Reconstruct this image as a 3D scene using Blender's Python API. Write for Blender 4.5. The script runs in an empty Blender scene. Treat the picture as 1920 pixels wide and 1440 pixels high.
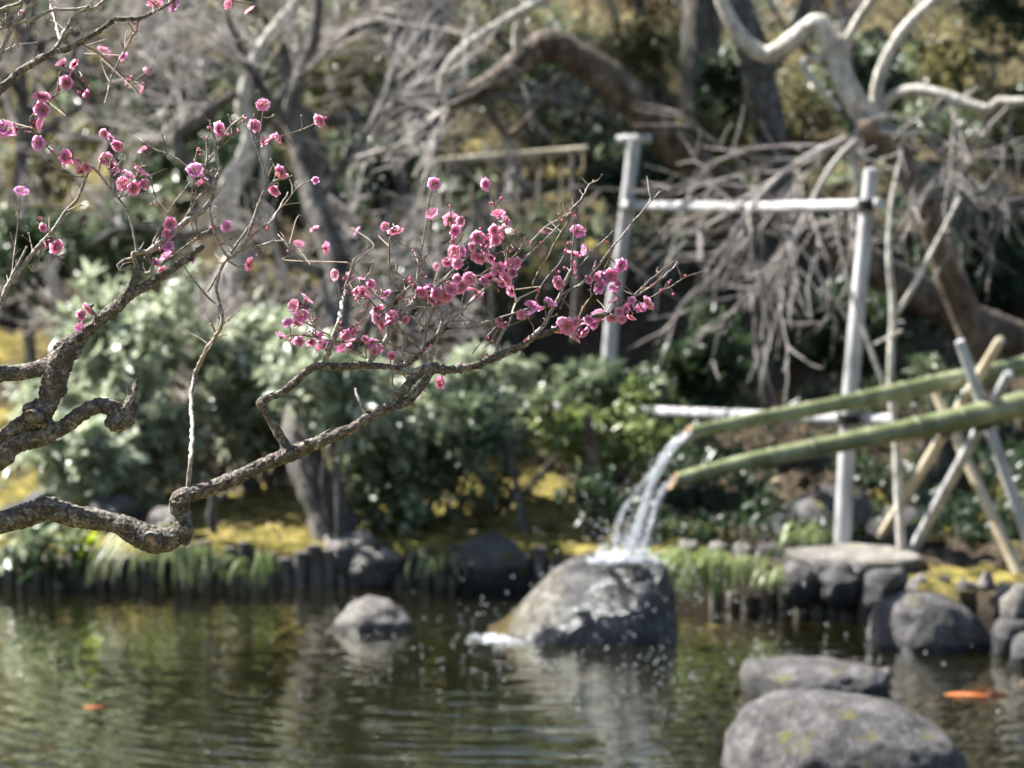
import bpy, bmesh, math, random
import numpy as np
from mathutils import Vector, noise as mnoise
R = math.radians
rng = np.random.default_rng(7)
random.seed(7)
scene = bpy.context.scene
COL = scene.collection

# ------------------------------------------------------------------ camera, sky, sun, exposure
CAMH = 1.9                      # metres above the pond surface
PITCH = math.atan((720 - 500) / 4158.0)
F = 4158.0                      # focal length in photo pixels (1920 wide)
cam_d = bpy.data.cameras.new('camera'); cam = bpy.data.objects.new('camera', cam_d); COL.objects.link(cam)
cam.location = (0, 0, CAMH); cam.rotation_euler = (R(90) - PITCH, 0, 0)
cam_d.sensor_width = 36; cam_d.lens = 36 * F / 1920; cam_d.clip_end = 500; cam_d.clip_start = 0.05
cam_d.dof.use_dof = True; cam_d.dof.focus_distance = 3.0
cam_d.dof.aperture_fstop = (cam_d.lens / 1000) / 0.0125
scene.camera = cam
SUN = Vector((-0.62, 0.24, 0.75)).normalized()
world = bpy.data.worlds.new('World'); scene.world = world; world.use_nodes = True
wn = world.node_tree.nodes; bg = wn['Background']; bg.inputs[1].default_value = 0.055
sky = wn.new('ShaderNodeTexSky'); sky.sky_type = 'NISHITA'; sky.sun_disc = False
sky.sun_elevation = math.asin(SUN.z); sky.sun_rotation = math.atan2(SUN.x, SUN.y)
world.node_tree.links.new(sky.outputs[0], bg.inputs[0])
sl = bpy.data.lights.new('sun', 'SUN'); sl.energy = 5.0; sl.angle = R(0.5); sl.color = (1, 0.98, 0.95)
so = bpy.data.objects.new('sun', sl); COL.objects.link(so); so.rotation_euler = SUN.to_track_quat('Z', 'Y').to_euler()
vs = scene.view_settings; vs.view_transform = 'Standard'; vs.look = 'None'; vs.exposure = 1.85; vs.gamma = 1; vs.use_curve_mapping = False
cy = scene.cycles; cy.use_denoising = True; cy.max_bounces = 5; cy.diffuse_bounces = 1; cy.glossy_bounces = 2; cy.use_adaptive_sampling = True; cy.adaptive_threshold = 0.03
cy.transmission_bounces = 4; cy.transparent_max_bounces = 8; cy.caustics_reflective = False; cy.caustics_refractive = False
cy.sample_clamp_indirect = 6; cy.sample_clamp_direct = 0

# ------------------------------------------------------------------ pixel helpers
FW = Vector((0, math.cos(PITCH), -math.sin(PITCH))); UP = Vector((0, math.sin(PITCH), math.cos(PITCH)))
def at(px, py, d):
    px, py, d = float(px), float(py), float(d)
    return Vector((0, 0, CAMH)) + d * (FW + Vector(((px - 960) / F, 0, 0)) + UP * ((720 - py) / F))
def onz(px, py, z):
    v = at(px, py, 1) - Vector((0, 0, CAMH)); t = (z - CAMH) / v.z
    return Vector((0, 0, CAMH)) + v * t
def aty(px, py, Y):
    Y = float(Y)
    v = at(px, py, 1) - Vector((0, 0, CAMH)); return Vector((0, 0, CAMH)) + v * (Y / v.y)

# ------------------------------------------------------------------ materials
def new_mat(name):
    m = bpy.data.materials.new(name); m.use_nodes = True
    return m, m.node_tree, m.node_tree.nodes, m.node_tree.links, m.node_tree.nodes['Principled BSDF']
def ramp(nt, stops):
    r = nt.nodes.new('ShaderNodeValToRGB'); e = r.color_ramp.elements
    while len(e) < len(stops): e.new(0.5)
    for k, (p, c) in enumerate(stops): e[k].position = p; e[k].color = (*c, 1)
    return r
def coords(nt, scale=(1, 1, 1), kind='Object'):
    tc = nt.nodes.new('ShaderNodeTexCoord'); mp = nt.nodes.new('ShaderNodeMapping'); mp.inputs['Scale'].default_value = scale
    nt.links.new(tc.outputs[kind], mp.inputs[0]); return mp.outputs[0]
def noise_n(nt, vec, scale, detail=4, rough=0.55, dist=0):
    n = nt.nodes.new('ShaderNodeTexNoise'); n.inputs['Scale'].default_value = scale; n.inputs['Detail'].default_value = detail
    n.inputs['Roughness'].default_value = rough; n.inputs['Distortion'].default_value = dist
    nt.links.new(vec, n.inputs['Vector']); return n
def bump_n(nt, height, strength, dist, normal=None):
    b = nt.nodes.new('ShaderNodeBump'); b.inputs['Strength'].default_value = strength; b.inputs['Distance'].default_value = dist
    nt.links.new(height, b.inputs['Height'])
    if normal: nt.links.new(normal, b.inputs['Normal'])
    return b
def textured(name, stops, scale, rough=0.8, bump=0.5, bdist=0.01, bscale=None, detail=6, spec=0.3, vscale=(1, 1, 1), dist=0):
    m, nt, N, L, P = new_mat(name)
    v = coords(nt, vscale); n = noise_n(nt, v, scale, detail, 0.6, dist); r = ramp(nt, stops)
    L.new(n.outputs[0], r.inputs[0]); L.new(r.outputs[0], P.inputs['Base Color'])
    P.inputs['Roughness'].default_value = rough; P.inputs['Specular IOR Level'].default_value = spec
    n2 = noise_n(nt, v, bscale or scale * 2.5, 6, 0.65)
    b = bump_n(nt, n2.outputs[0], bump, bdist); L.new(b.outputs[0], P.inputs['Normal'])
    return m
def leaf_mat(name, stops, rough=0.31, spec=0.5, trans=0.3, tcol=None):
    m, nt, N, L, P = new_mat(name)
    a = N.new('ShaderNodeAttribute'); a.attribute_name = 'v'; r = ramp(nt, stops)
    L.new(a.outputs['Fac'], r.inputs[0]); L.new(r.outputs[0], P.inputs['Base Color'])
    P.inputs['Roughness'].default_value = rough; P.inputs['Specular IOR Level'].default_value = spec
    t = N.new('ShaderNodeBsdfTranslucent'); hs = N.new('ShaderNodeHueSaturation'); hs.inputs['Value'].default_value = 1.5; hs.inputs['Saturation'].default_value = 1.1
    L.new(r.outputs[0], hs.inputs['Color']); L.new(hs.outputs[0], t.inputs[0])
    mx = N.new('ShaderNodeMixShader'); mx.inputs[0].default_value = trans
    L.new(P.outputs[0], mx.inputs[1]); L.new(t.outputs[0], mx.inputs[2]); L.new(mx.outputs[0], N['Material Output'].inputs[0])
    return m
M = {}
def bark(name, dark, mid, light, scale, bump=0.8, bdist=0.004, stretch=(1, 1, 1)):
    m, nt, N, L, P = new_mat(name)
    v = coords(nt, stretch); n = noise_n(nt, v, scale, 8, 0.65, 0.6); r = ramp(nt, [(0.30, dark), (0.5, mid), (0.68, light)])
    L.new(n.outputs[0], r.inputs[0])
    vo = N.new('ShaderNodeTexVoronoi'); vo.feature = 'DISTANCE_TO_EDGE'; vo.inputs['Scale'].default_value = scale * 1.6; L.new(v, vo.inputs['Vector'])
    rr = ramp(nt, [(0.0, (0.35, 0.35, 0.35)), (0.14, (1, 1, 1))]); L.new(vo.outputs[0], rr.inputs[0])
    mm = N.new('ShaderNodeMix'); mm.data_type = 'RGBA'; mm.blend_type = 'MULTIPLY'; mm.inputs[0].default_value = 0.6
    L.new(r.outputs[0], mm.inputs[6]); L.new(rr.outputs[0], mm.inputs[7]); L.new(mm.outputs[2], P.inputs['Base Color'])
    P.inputs['Roughness'].default_value = 0.8; P.inputs['Specular IOR Level'].default_value = 0.25
    b1 = bump_n(nt, rr.outputs[0], bump * 0.6, bdist); n2 = noise_n(nt, v, scale * 3, 6, 0.7)
    b2 = bump_n(nt, n2.outputs[0], bump, bdist, b1.outputs[0]); L.new(b2.outputs[0], P.inputs['Normal'])
    return m
M['plum_bark'] = bark('plum_bark', (0.035, 0.028, 0.022), (0.17, 0.14, 0.11), (0.44, 0.40, 0.33), 95, 1.0, 0.003)
M['twig'] = textured('twig_bark', [(0.32, (0.10, 0.08, 0.065)), (0.5, (0.27, 0.235, 0.195)), (0.68, (0.47, 0.43, 0.37))], 190, 0.65, 0.6, 0.001, 500)
M['twig_dark'] = textured('young_twig', [(0.3, (0.10, 0.06, 0.05)), (0.55, (0.24, 0.18, 0.13)), (0.75, (0.38, 0.33, 0.24))], 120, 0.5, 0.4, 0.001, 500)
M['bark_grey'] = bark('grey_tree_bark', (0.04, 0.035, 0.03), (0.13, 0.115, 0.10), (0.27, 0.25, 0.22), 9, 0.8, 0.03, (1, 1, 0.5))
M['bark_pale'] = bark('pale_tree_bark', (0.30, 0.27, 0.22), (0.54, 0.50, 0.43), (0.72, 0.68, 0.60), 10, 0.6, 0.02, (1, 1, 0.5))
M['bark_old'] = bark('old_dark_bark', (0.03, 0.023, 0.018), (0.12, 0.09, 0.065), (0.30, 0.25, 0.20), 9, 0.8, 0.03, (1, 1, 0.5))
M['bark_brown'] = bark('brown_tree_bark', (0.06, 0.045, 0.035), (0.16, 0.115, 0.08), (0.30, 0.25, 0.19), 9, 0.8, 0.03, (1, 1, 0.5))
M['bare_twig'] = textured('bare_twig_bark', [(0.3, (0.20, 0.17, 0.15)), (0.55, (0.42, 0.375, 0.34)), (0.75, (0.58, 0.54, 0.49))], 3, 0.75, 0.3, 0.005)
M['timber'] = textured('peeled_timber', [(0.3, (0.13, 0.125, 0.12)), (0.45, (0.36, 0.35, 0.34)), (0.7, (0.56, 0.55, 0.54))], 5, 0.8, 0.5, 0.006, 40, vscale=(3, 3, 0.8))
M['bamboo'] = textured('green_bamboo', [(0.3, (0.075, 0.09, 0.035)), (0.5, (0.155, 0.175, 0.075)), (0.7, (0.33, 0.34, 0.20))], 7, 0.32, 0.15, 0.002, 30, spec=0.5)
M['bamboo_dry'] = textured('dry_bamboo', [(0.3, (0.36, 0.29, 0.19)), (0.6, (0.56, 0.48, 0.35)), (0.8, (0.70, 0.64, 0.50))], 6, 0.55, 0.2, 0.002, 30)
M['bamboo_node'] = textured('bamboo_node', [(0.3, (0.11, 0.12, 0.06)), (0.7, (0.30, 0.30, 0.18))], 20, 0.6)
M['cut_wood'] = textured('cut_wood', [(0.3, (0.07, 0.045, 0.03)), (0.5, (0.20, 0.14, 0.095)), (0.7, (0.42, 0.33, 0.25))], 90, 0.85, 0.6, 0.002, 250)
M['orange_cut'] = textured('fresh_bamboo_cut', [(0.3, (0.36, 0.21, 0.10)), (0.7, (0.52, 0.35, 0.20))], 25, 0.6)
M['rope'] = textured('black_palm_rope', [(0.3, (0.012, 0.01, 0.009)), (0.7, (0.035, 0.03, 0.026))], 200, 0.9, 0.8, 0.003)
M['log_pile'] = textured('weathered_log', [(0.3, (0.035, 0.03, 0.026)), (0.5, (0.09, 0.078, 0.066)), (0.72, (0.22, 0.195, 0.165))], 12, 0.85, 0.6, 0.01, vscale=(1.5, 1.5, 0.4))
def rock_mat(name, dark, mid, light, moss=0.0, rough=0.75, scale=5, spec=0.4):
    m, nt, N, L, P = new_mat(name)
    v = coords(nt); n = noise_n(nt, v, scale, 9, 0.7, 0.3); r = ramp(nt, [(0.32, dark), (0.5, mid), (0.66, light)]); L.new(n.outputs[0], r.inputs[0])
    n3 = noise_n(nt, v, scale * 9, 4, 0.7); r3 = ramp(nt, [(0.38, (0.25, 0.25, 0.25)), (0.55, (1, 1, 1))]); L.new(n3.outputs[0], r3.inputs[0])
    mm = N.new('ShaderNodeMix'); mm.data_type = 'RGBA'; mm.blend_type = 'MULTIPLY'; mm.inputs[0].default_value = 0.8
    L.new(r.outputs[0], mm.inputs[6]); L.new(r3.outputs[0], mm.inputs[7]); out = mm.outputs[2]
    if moss > 0:
        n4 = noise_n(nt, v, 7, 6, 0.7); r4 = ramp(nt, [(0.6 - moss * 0.2, (0, 0, 0)), (0.66 - moss * 0.2, (1, 1, 1))]); L.new(n4.outputs[0], r4.inputs[0])
        m2 = N.new('ShaderNodeMix'); m2.data_type = 'RGBA'; L.new(r4.outputs[0], m2.inputs[0]); L.new(out, m2.inputs[6]); m2.inputs[7].default_value = (0.17, 0.155, 0.03, 1); out = m2.outputs[2]
    sz = N.new('ShaderNodeSeparateXYZ'); L.new(v, sz.inputs[0]); nw = noise_n(nt, v, 6, 3); az = N.new('ShaderNodeMath'); az.operation = 'MULTIPLY_ADD'; L.new(nw.outputs[0], az.inputs[0]); az.inputs[1].default_value = -0.05; L.new(sz.outputs[2], az.inputs[2])
    wz = N.new('ShaderNodeMapRange'); wz.inputs[1].default_value = 0.025; wz.inputs[2].default_value = 0.05; wz.inputs[3].default_value = 0.3; wz.inputs[4].default_value = 1; L.new(az.outputs[0], wz.inputs[0])
    mw = N.new('ShaderNodeVectorMath'); mw.operation = 'SCALE'; L.new(out, mw.inputs[0]); L.new(wz.outputs[0], mw.inputs['Scale']); L.new(mw.outputs[0], P.inputs['Base Color'])
    wr = N.new('ShaderNodeMapRange'); wr.inputs[1].default_value = 0.3; wr.inputs[2].default_value = 1; wr.inputs[3].default_value = 0.2; wr.inputs[4].default_value = rough; L.new(wz.outputs[0], wr.inputs[0]); L.new(wr.outputs[0], P.inputs['Roughness']); P.inputs['Specular IOR Level'].default_value = spec
    n2 = noise_n(nt, v, scale * 3, 8, 0.7); b = bump_n(nt, n2.outputs[0], 1.0, 0.05); L.new(b.outputs[0], P.inputs['Normal'])
    return m
M['rock'] = rock_mat('grey_rock', (0.035, 0.032, 0.031), (0.14, 0.128, 0.122), (0.33, 0.305, 0.29), 0.06, scale=11)
M['rock_pale'] = rock_mat('pale_rock', (0.13, 0.115, 0.10), (0.30, 0.27, 0.235), (0.48, 0.44, 0.385), 0.1)
M['rock_dark'] = rock_mat('dark_rock', (0.045, 0.043, 0.042), (0.11, 0.105, 0.10), (0.21, 0.20, 0.195), 0.15)
def wet_rock():
    m, nt, N, L, P = new_mat('wet_boulder')
    v = coords(nt); n = noise_n(nt, v, 6, 9, 0.7, 0.3); r = ramp(nt, [(0.34, (0.03, 0.029, 0.03)), (0.5, (0.11, 0.105, 0.10)), (0.66, (0.30, 0.285, 0.26))]); L.new(n.outputs[0], r.inputs[0])
    sp = N.new('ShaderNodeSeparateXYZ'); L.new(v, sp.inputs[0])
    # pale flank paints sunlit run-off film; ochre algae edge at the waterline
    n5 = noise_n(nt, v, 4, 5, 0.6); ad = N.new('ShaderNodeMath'); ad.operation = 'MULTIPLY_ADD'; L.new(n5.outputs[0], ad.inputs[0]); ad.inputs[1].default_value = -0.35; L.new(sp.outputs[0], ad.inputs[2])
    rm = ramp(nt, [(0.0, (1, 1, 1)), (1.0, (0, 0, 0))]); mr = N.new('ShaderNodeMapRange'); mr.inputs[1].default_value = -0.36; mr.inputs[2].default_value = -0.20; L.new(ad.outputs[0], mr.inputs[0]); L.new(mr.outputs[0], rm.inputs[0])
    nc = noise_n(nt, v, 14, 6, 0.7); rc = ramp(nt, [(0.35, (0.13, 0.11, 0.07)), (0.5, (0.34, 0.31, 0.25)), (0.62, (0.52, 0.49, 0.43))]); L.new(nc.outputs[0], rc.inputs[0])
    m2 = N.new('ShaderNodeMix'); m2.data_type = 'RGBA'; L.new(rm.outputs[0], m2.inputs[0]); L.new(r.outputs[0], m2.inputs[6]); L.new(rc.outputs[0], m2.inputs[7])
    mo = N.new('ShaderNodeMapRange'); mo.inputs[1].default_value = -0.56; mo.inputs[2].default_value = -0.46; mo.inputs[3].default_value = 1; mo.inputs[4].default_value = 0; L.new(ad.outputs[0], mo.inputs[0])
    m3 = N.new('ShaderNodeMix'); m3.data_type = 'RGBA'; L.new(mo.outputs[0], m3.inputs[0]); L.new(m2.outputs[2], m3.inputs[6]); m3.inputs[7].default_value = (0.15, 0.11, 0.04, 1)
    L.new(m3.outputs[2], P.inputs['Base Color']); P.inputs['Roughness'].default_value = 0.22; P.inputs['Specular IOR Level'].default_value = 0.6
    n2 = noise_n(nt, v, 28, 8, 0.7); b = bump_n(nt, n2.outputs[0], 1.0, 0.07); L.new(b.outputs[0], P.inputs['Normal'])
    return m
M['wet_rock'] = wet_rock()
def foam_mat(name, alpha, rough=0.25):
    m, nt, N, L, P = new_mat(name)
    P.inputs['Base Color'].default_value = (0.86, 0.88, 0.90, 1); P.inputs['Roughness'].default_value = rough; P.inputs['Specular IOR Level'].default_value = 0.6
    t = N.new('ShaderNodeBsdfTransparent'); mx = N.new('ShaderNodeMixShader'); mx.inputs[0].default_value = alpha
    L.new(t.outputs[0], mx.inputs[1]); L.new(P.outputs[0], mx.inputs[2]); L.new(mx.outputs[0], N['Material Output'].inputs[0])
    return m
M['foam'] = foam_mat('white_foam', 0.75); M['jet'] = foam_mat('aerated_water', 0.5, 0.1); M['drop'] = foam_mat('water_drop', 0.95, 0.15)  # near-opaque white of the drops stands in for their sun glints
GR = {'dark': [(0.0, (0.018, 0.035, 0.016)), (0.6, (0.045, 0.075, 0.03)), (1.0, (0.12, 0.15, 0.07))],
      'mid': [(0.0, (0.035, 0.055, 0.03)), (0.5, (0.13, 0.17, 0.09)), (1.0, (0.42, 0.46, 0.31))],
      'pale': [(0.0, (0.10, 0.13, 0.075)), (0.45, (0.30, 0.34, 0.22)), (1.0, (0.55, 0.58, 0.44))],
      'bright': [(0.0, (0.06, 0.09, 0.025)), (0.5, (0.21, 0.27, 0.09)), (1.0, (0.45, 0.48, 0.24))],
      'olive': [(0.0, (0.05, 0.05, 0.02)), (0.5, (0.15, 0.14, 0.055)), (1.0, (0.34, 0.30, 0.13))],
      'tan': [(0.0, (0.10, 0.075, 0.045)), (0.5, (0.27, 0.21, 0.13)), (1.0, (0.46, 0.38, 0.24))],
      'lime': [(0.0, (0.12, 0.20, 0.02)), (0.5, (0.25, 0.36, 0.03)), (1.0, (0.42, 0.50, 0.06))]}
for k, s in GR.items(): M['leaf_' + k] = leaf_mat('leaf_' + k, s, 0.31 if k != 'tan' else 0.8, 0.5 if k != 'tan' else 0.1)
M['grass'] = leaf_mat('grass_blade', [(0, (0.07, 0.10, 0.03)), (0.5, (0.18, 0.23, 0.08)), (1, (0.42, 0.44, 0.26))], 0.4, 0.4, 0.3)

def petal_mat():
    m, nt, N, L, P = new_mat('plum_petal')
    tc = N.new('ShaderNodeTexCoord'); ln = N.new('ShaderNodeVectorMath'); ln.operation = 'LENGTH'; L.new(tc.outputs['Object'], ln.inputs[0])
    oi = N.new('ShaderNodeObjectInfo')
    r1 = ramp(nt, [(0.0, (0.55, 0.03, 0.10)), (0.22, (0.86, 0.14, 0.32)), (0.45, (0.95, 0.33, 0.55)), (1.0, (0.98, 0.62, 0.78))])
    r2 = ramp(nt, [(0.0, (0.45, 0.02, 0.13)), (0.22, (0.76, 0.13, 0.42)), (0.45, (0.90, 0.35, 0.70)), (1.0, (0.95, 0.60, 0.88))])
    L.new(ln.outputs['Value'], r1.inputs[0]); L.new(ln.outputs['Value'], r2.inputs[0])
    mx = N.new('ShaderNodeMix'); mx.data_type = 'RGBA'; rr = ramp(nt, [(0.55, (0, 0, 0)), (0.95, (1, 1, 1))]); L.new(oi.outputs['Random'], rr.inputs[0])
    L.new(rr.outputs[0], mx.inputs[0]); L.new(r1.outputs[0], mx.inputs[6]); L.new(r2.outputs[0], mx.inputs[7])
    L.new(mx.outputs[2], P.inputs['Base Color']); P.inputs['Roughness'].default_value = 0.55; P.inputs['Specular IOR Level'].default_value = 0.25
    t = N.new('ShaderNodeBsdfTranslucent'); mt = N.new('ShaderNodeMix'); mt.data_type = 'RGBA'; mt.inputs[0].default_value = 0.3; L.new(mx.outputs[2], mt.inputs[6]); mt.inputs[7].default_value = (1, 0.72, 0.86, 1); L.new(mt.outputs[2], t.inputs[0])
    ms = N.new('ShaderNodeMixShader'); ms.inputs[0].default_value = 0.62
    L.new(P.outputs[0], ms.inputs[1]); L.new(t.outputs[0], ms.inputs[2]); L.new(ms.outputs[0], N['Material Output'].inputs[0])
    return m
M['petal'] = petal_mat()
M['bud'] = textured('plum_bud', [(0.3, (0.50, 0.06, 0.14)), (0.7, (0.78, 0.22, 0.36))], 90, 0.5, 0.3, 0.001)
M['calyx'] = textured('plum_calyx', [(0.3, (0.14, 0.02, 0.025)), (0.7, (0.30, 0.07, 0.06))], 200, 0.6, 0.3, 0.0005)
M['stamen'] = textured('plum_stamen', [(0.3, (0.80, 0.45, 0.42)), (0.7, (0.88, 0.68, 0.38))], 300, 0.6, 0.1, 0.0005)
M['koi_orange'] = textured('orange_koi', [(0.3, (0.38, 0.10, 0.03)), (0.6, (0.50, 0.18, 0.06)), (0.8, (0.60, 0.34, 0.22))], 7, 0.3, 0.3, 0.002, 90, spec=0.6)
M['koi_pale'] = textured('pale_koi', [(0.35, (0.75, 0.32, 0.16)), (0.6, (0.80, 0.62, 0.50))], 9, 0.3, 0.3, 0.002, 90, spec=0.6)

def ground_mat():
    m, nt, N, L, P = new_mat('mossy_ground')
    v = coords(nt)
    n1 = noise_n(nt, v, 0.55, 5, 0.6); n2 = noise_n(nt, v, 7, 8, 0.7); n3 = noise_n(nt, v, 40, 6, 0.7)
    moss = ramp(nt, [(0.36, (0.07, 0.065, 0.02)), (0.5, (0.24, 0.20, 0.05)), (0.62, (0.48, 0.39, 0.12))]); L.new(n2.outputs[0], moss.inputs[0])
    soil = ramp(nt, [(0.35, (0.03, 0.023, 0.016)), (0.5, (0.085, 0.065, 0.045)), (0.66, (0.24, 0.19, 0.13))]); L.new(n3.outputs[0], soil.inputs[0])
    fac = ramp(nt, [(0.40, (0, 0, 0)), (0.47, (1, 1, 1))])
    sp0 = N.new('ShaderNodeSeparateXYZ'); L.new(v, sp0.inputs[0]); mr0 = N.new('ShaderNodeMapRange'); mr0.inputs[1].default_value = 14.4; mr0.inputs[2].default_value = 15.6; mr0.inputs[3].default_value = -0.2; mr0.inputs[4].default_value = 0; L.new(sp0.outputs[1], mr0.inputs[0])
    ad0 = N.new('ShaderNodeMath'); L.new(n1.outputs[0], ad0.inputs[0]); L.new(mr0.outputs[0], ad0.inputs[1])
    shade_mx0 = N.new('ShaderNodeMapRange'); shade_mx0.inputs[1].default_value = 0.7; shade_mx0.inputs[2].default_value = 1.5; shade_mx0.inputs[3].default_value = 0; shade_mx0.inputs[4].default_value = 0.22; L.new(sp0.outputs[0], shade_mx0.inputs[0])  # extra soil at high x paints that bank's shade into the ground colour
    ad1 = N.new('ShaderNodeMath'); L.new(ad0.outputs[0], ad1.inputs[0]); L.new(shade_mx0.outputs[0], ad1.inputs[1]); L.new(ad1.outputs[0], fac.inputs[0])
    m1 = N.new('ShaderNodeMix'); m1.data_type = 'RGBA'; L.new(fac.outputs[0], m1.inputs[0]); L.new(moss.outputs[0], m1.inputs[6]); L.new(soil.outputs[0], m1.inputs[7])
    # dry leaf litter higher on the slope
    sp = N.new('ShaderNodeSeparateXYZ'); L.new(v, sp.inputs[0]); mr = N.new('ShaderNodeMapRange'); mr.inputs[1].default_value = 19.5; mr.inputs[2].default_value = 24; L.new(sp.outputs[1], mr.inputs[0])
    lit = ramp(nt, [(0.34, (0.025, 0.024, 0.014)), (0.5, (0.11, 0.09, 0.045)), (0.68, (0.33, 0.27, 0.13))]); L.new(n2.outputs[0], lit.inputs[0])
    m2 = N.new('ShaderNodeMix'); m2.data_type = 'RGBA'; L.new(mr.outputs[0], m2.inputs[0]); L.new(m1.outputs[2], m2.inputs[6]); L.new(lit.outputs[0], m2.inputs[7])
    mz = N.new('ShaderNodeMapRange'); mz.inputs[1].default_value = 0.14; mz.inputs[2].default_value = 0.215; L.new(sp.outputs[2], mz.inputs[0])
    m4 = N.new('ShaderNodeMix'); m4.data_type = 'RGBA'; L.new(mz.outputs[0], m4.inputs[0]); m4.inputs[6].default_value = (0.035, 0.028, 0.02, 1); L.new(m2.outputs[2], m4.inputs[7])
    L.new(m4.outputs[2], P.inputs['Base Color']); P.inputs['Roughness'].default_value = 0.95; P.inputs['Specular IOR Level'].default_value = 0.1
    b = bump_n(nt, n3.outputs[0], 1, 0.05); L.new(b.outputs[0], P.inputs['Normal'])
    return m
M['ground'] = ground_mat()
def water_mat():
    m, nt, N, L, P = new_mat('pond_water')
    v = coords(nt)
    n1 = noise_n(nt, coords(nt, (2.0, 8.0, 1)), 1.0, 1, 0.4, 0.3); n2 = noise_n(nt, coords(nt, (8, 19, 1)), 1.0, 2, 0.5, 0.3)
    # rings spreading from the splash at the boulder
    wv = N.new('ShaderNodeTexWave'); wv.wave_type = 'RINGS'; wv.rings_direction = 'Z'; wv.inputs['Scale'].default_value = 2.6; wv.inputs['Distortion'].default_value = 1.2; wv.inputs['Detail'].default_value = 1
    mp = N.new('ShaderNodeMapping'); mp.inputs['Location'].default_value = (-0.05, -11.2, 0); L.new(v, mp.inputs[0]); L.new(mp.outputs[0], wv.inputs['Vector'])
    b1 = bump_n(nt, n1.outputs[0], 1, 0.0075); b2 = bump_n(nt, n2.outputs[0], 1, 0.0014, b1.outputs[0]); b3 = bump_n(nt, wv.outputs[0], 1, 0.0014, b2.outputs[0])
    for n in (b1, b2, b3): n.inputs['Strength'].default_value = 1.0
    d = N.new('ShaderNodeBsdfDiffuse'); d.inputs[0].default_value = (0.014, 0.013, 0.004, 1)
    t = N.new('ShaderNodeBsdfTransparent'); t.inputs[0].default_value = (0.42, 0.42, 0.20, 1)
    g = N.new('ShaderNodeBsdfGlossy'); g.inputs['Roughness'].default_value = 0.01; g.inputs['Color'].default_value = (0.95, 0.94, 0.86, 1); L.new(b3.outputs[0], g.inputs['Normal'])
    fr = N.new('ShaderNodeFresnel'); fr.inputs[0].default_value = 1.36; L.new(b3.outputs[0], fr.inputs['Normal'])
    mm = N.new('ShaderNodeMath'); mm.operation = 'MULTIPLY'; mm.inputs[1].default_value = 1.8; mm.use_clamp = True; L.new(fr.outputs[0], mm.inputs[0])
    m1 = N.new('ShaderNodeMixShader'); m1.inputs[0].default_value = 0.45; L.new(d.outputs[0], m1.inputs[1]); L.new(t.outputs[0], m1.inputs[2])
    m2 = N.new('ShaderNodeMixShader'); L.new(mm.outputs[0], m2.inputs[0]); L.new(m1.outputs[0], m2.inputs[1]); L.new(g.outputs[0], m2.inputs[2])
    L.new(m2.outputs[0], N['Material Output'].inputs[0]); return m
M['water'] = water_mat()

# ------------------------------------------------------------------ mesh helpers
class MB:
    def __init__(s): s.v = []; s.f = []; s.n = 0; s.att = []
    def add(s, verts, faces, att=None):
        verts = np.asarray(verts, float).reshape(-1, 3); s.v.append(verts); faces = np.asarray(faces)
        s.f.append(faces + s.n); s.n += len(verts); s.att.append(np.full(len(verts), 0.5) if att is None else att)
    def build(s, name, mat, parent=None, smooth=True, loc=None):
        me = bpy.data.meshes.new(name); V = np.concatenate(s.v)
        if loc is not None: V = V - np.array(loc)
        nl = sum(f.size for f in s.f); npoly = sum(len(f) for f in s.f)
        me.vertices.add(len(V)); me.vertices.foreach_set('co', V.ravel())
        me.loops.add(nl); me.polygons.add(npoly)
        me.loops.foreach_set('vertex_index', np.concatenate([f.ravel() for f in s.f]).astype(np.int32))
        tot = np.concatenate([np.full(len(f), f.shape[1]) for f in s.f]); me.polygons.foreach_set('loop_start', np.concatenate([[0], np.cumsum(tot)[:-1]]).astype(np.int32))
        me.update(calc_edges=True)
        a = me.attributes.new('v', 'FLOAT', 'POINT'); a.data.foreach_set('value', np.concatenate(s.att).astype(np.float32))
        if smooth: me.polygons.foreach_set('use_smooth', np.ones(npoly, bool))
        me.materials.append(M[mat] if isinstance(mat, str) else mat); me.validate()
        o = bpy.data.objects.new(name, me); COL.objects.link(o)
        if loc is not None: o.location = loc
        if parent is not None: attach(o, parent)
        return o
def attach(o, parent):
    o.parent = parent
    if parent.type == 'EMPTY' or True:
        bpy_loc = world_of(parent); o.location = Vector(o.location) - bpy_loc
def world_of(o):
    l = Vector(o.location)
    while o.parent: o = o.parent; l += Vector(o.location)
    return l
def thing(name, loc, label, cat, group=None):
    o = bpy.data.objects.new(name, None); o.empty_display_size = 0.1; COL.objects.link(o); o.location = loc
    return tag(o, label, cat, group)
def tag(o, label=None, cat=None, group=None, kind=None):
    if label: o['label'] = label
    if cat: o['category'] = cat
    if group: o['group'] = group
    if kind: o['kind'] = kind
    return o
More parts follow.
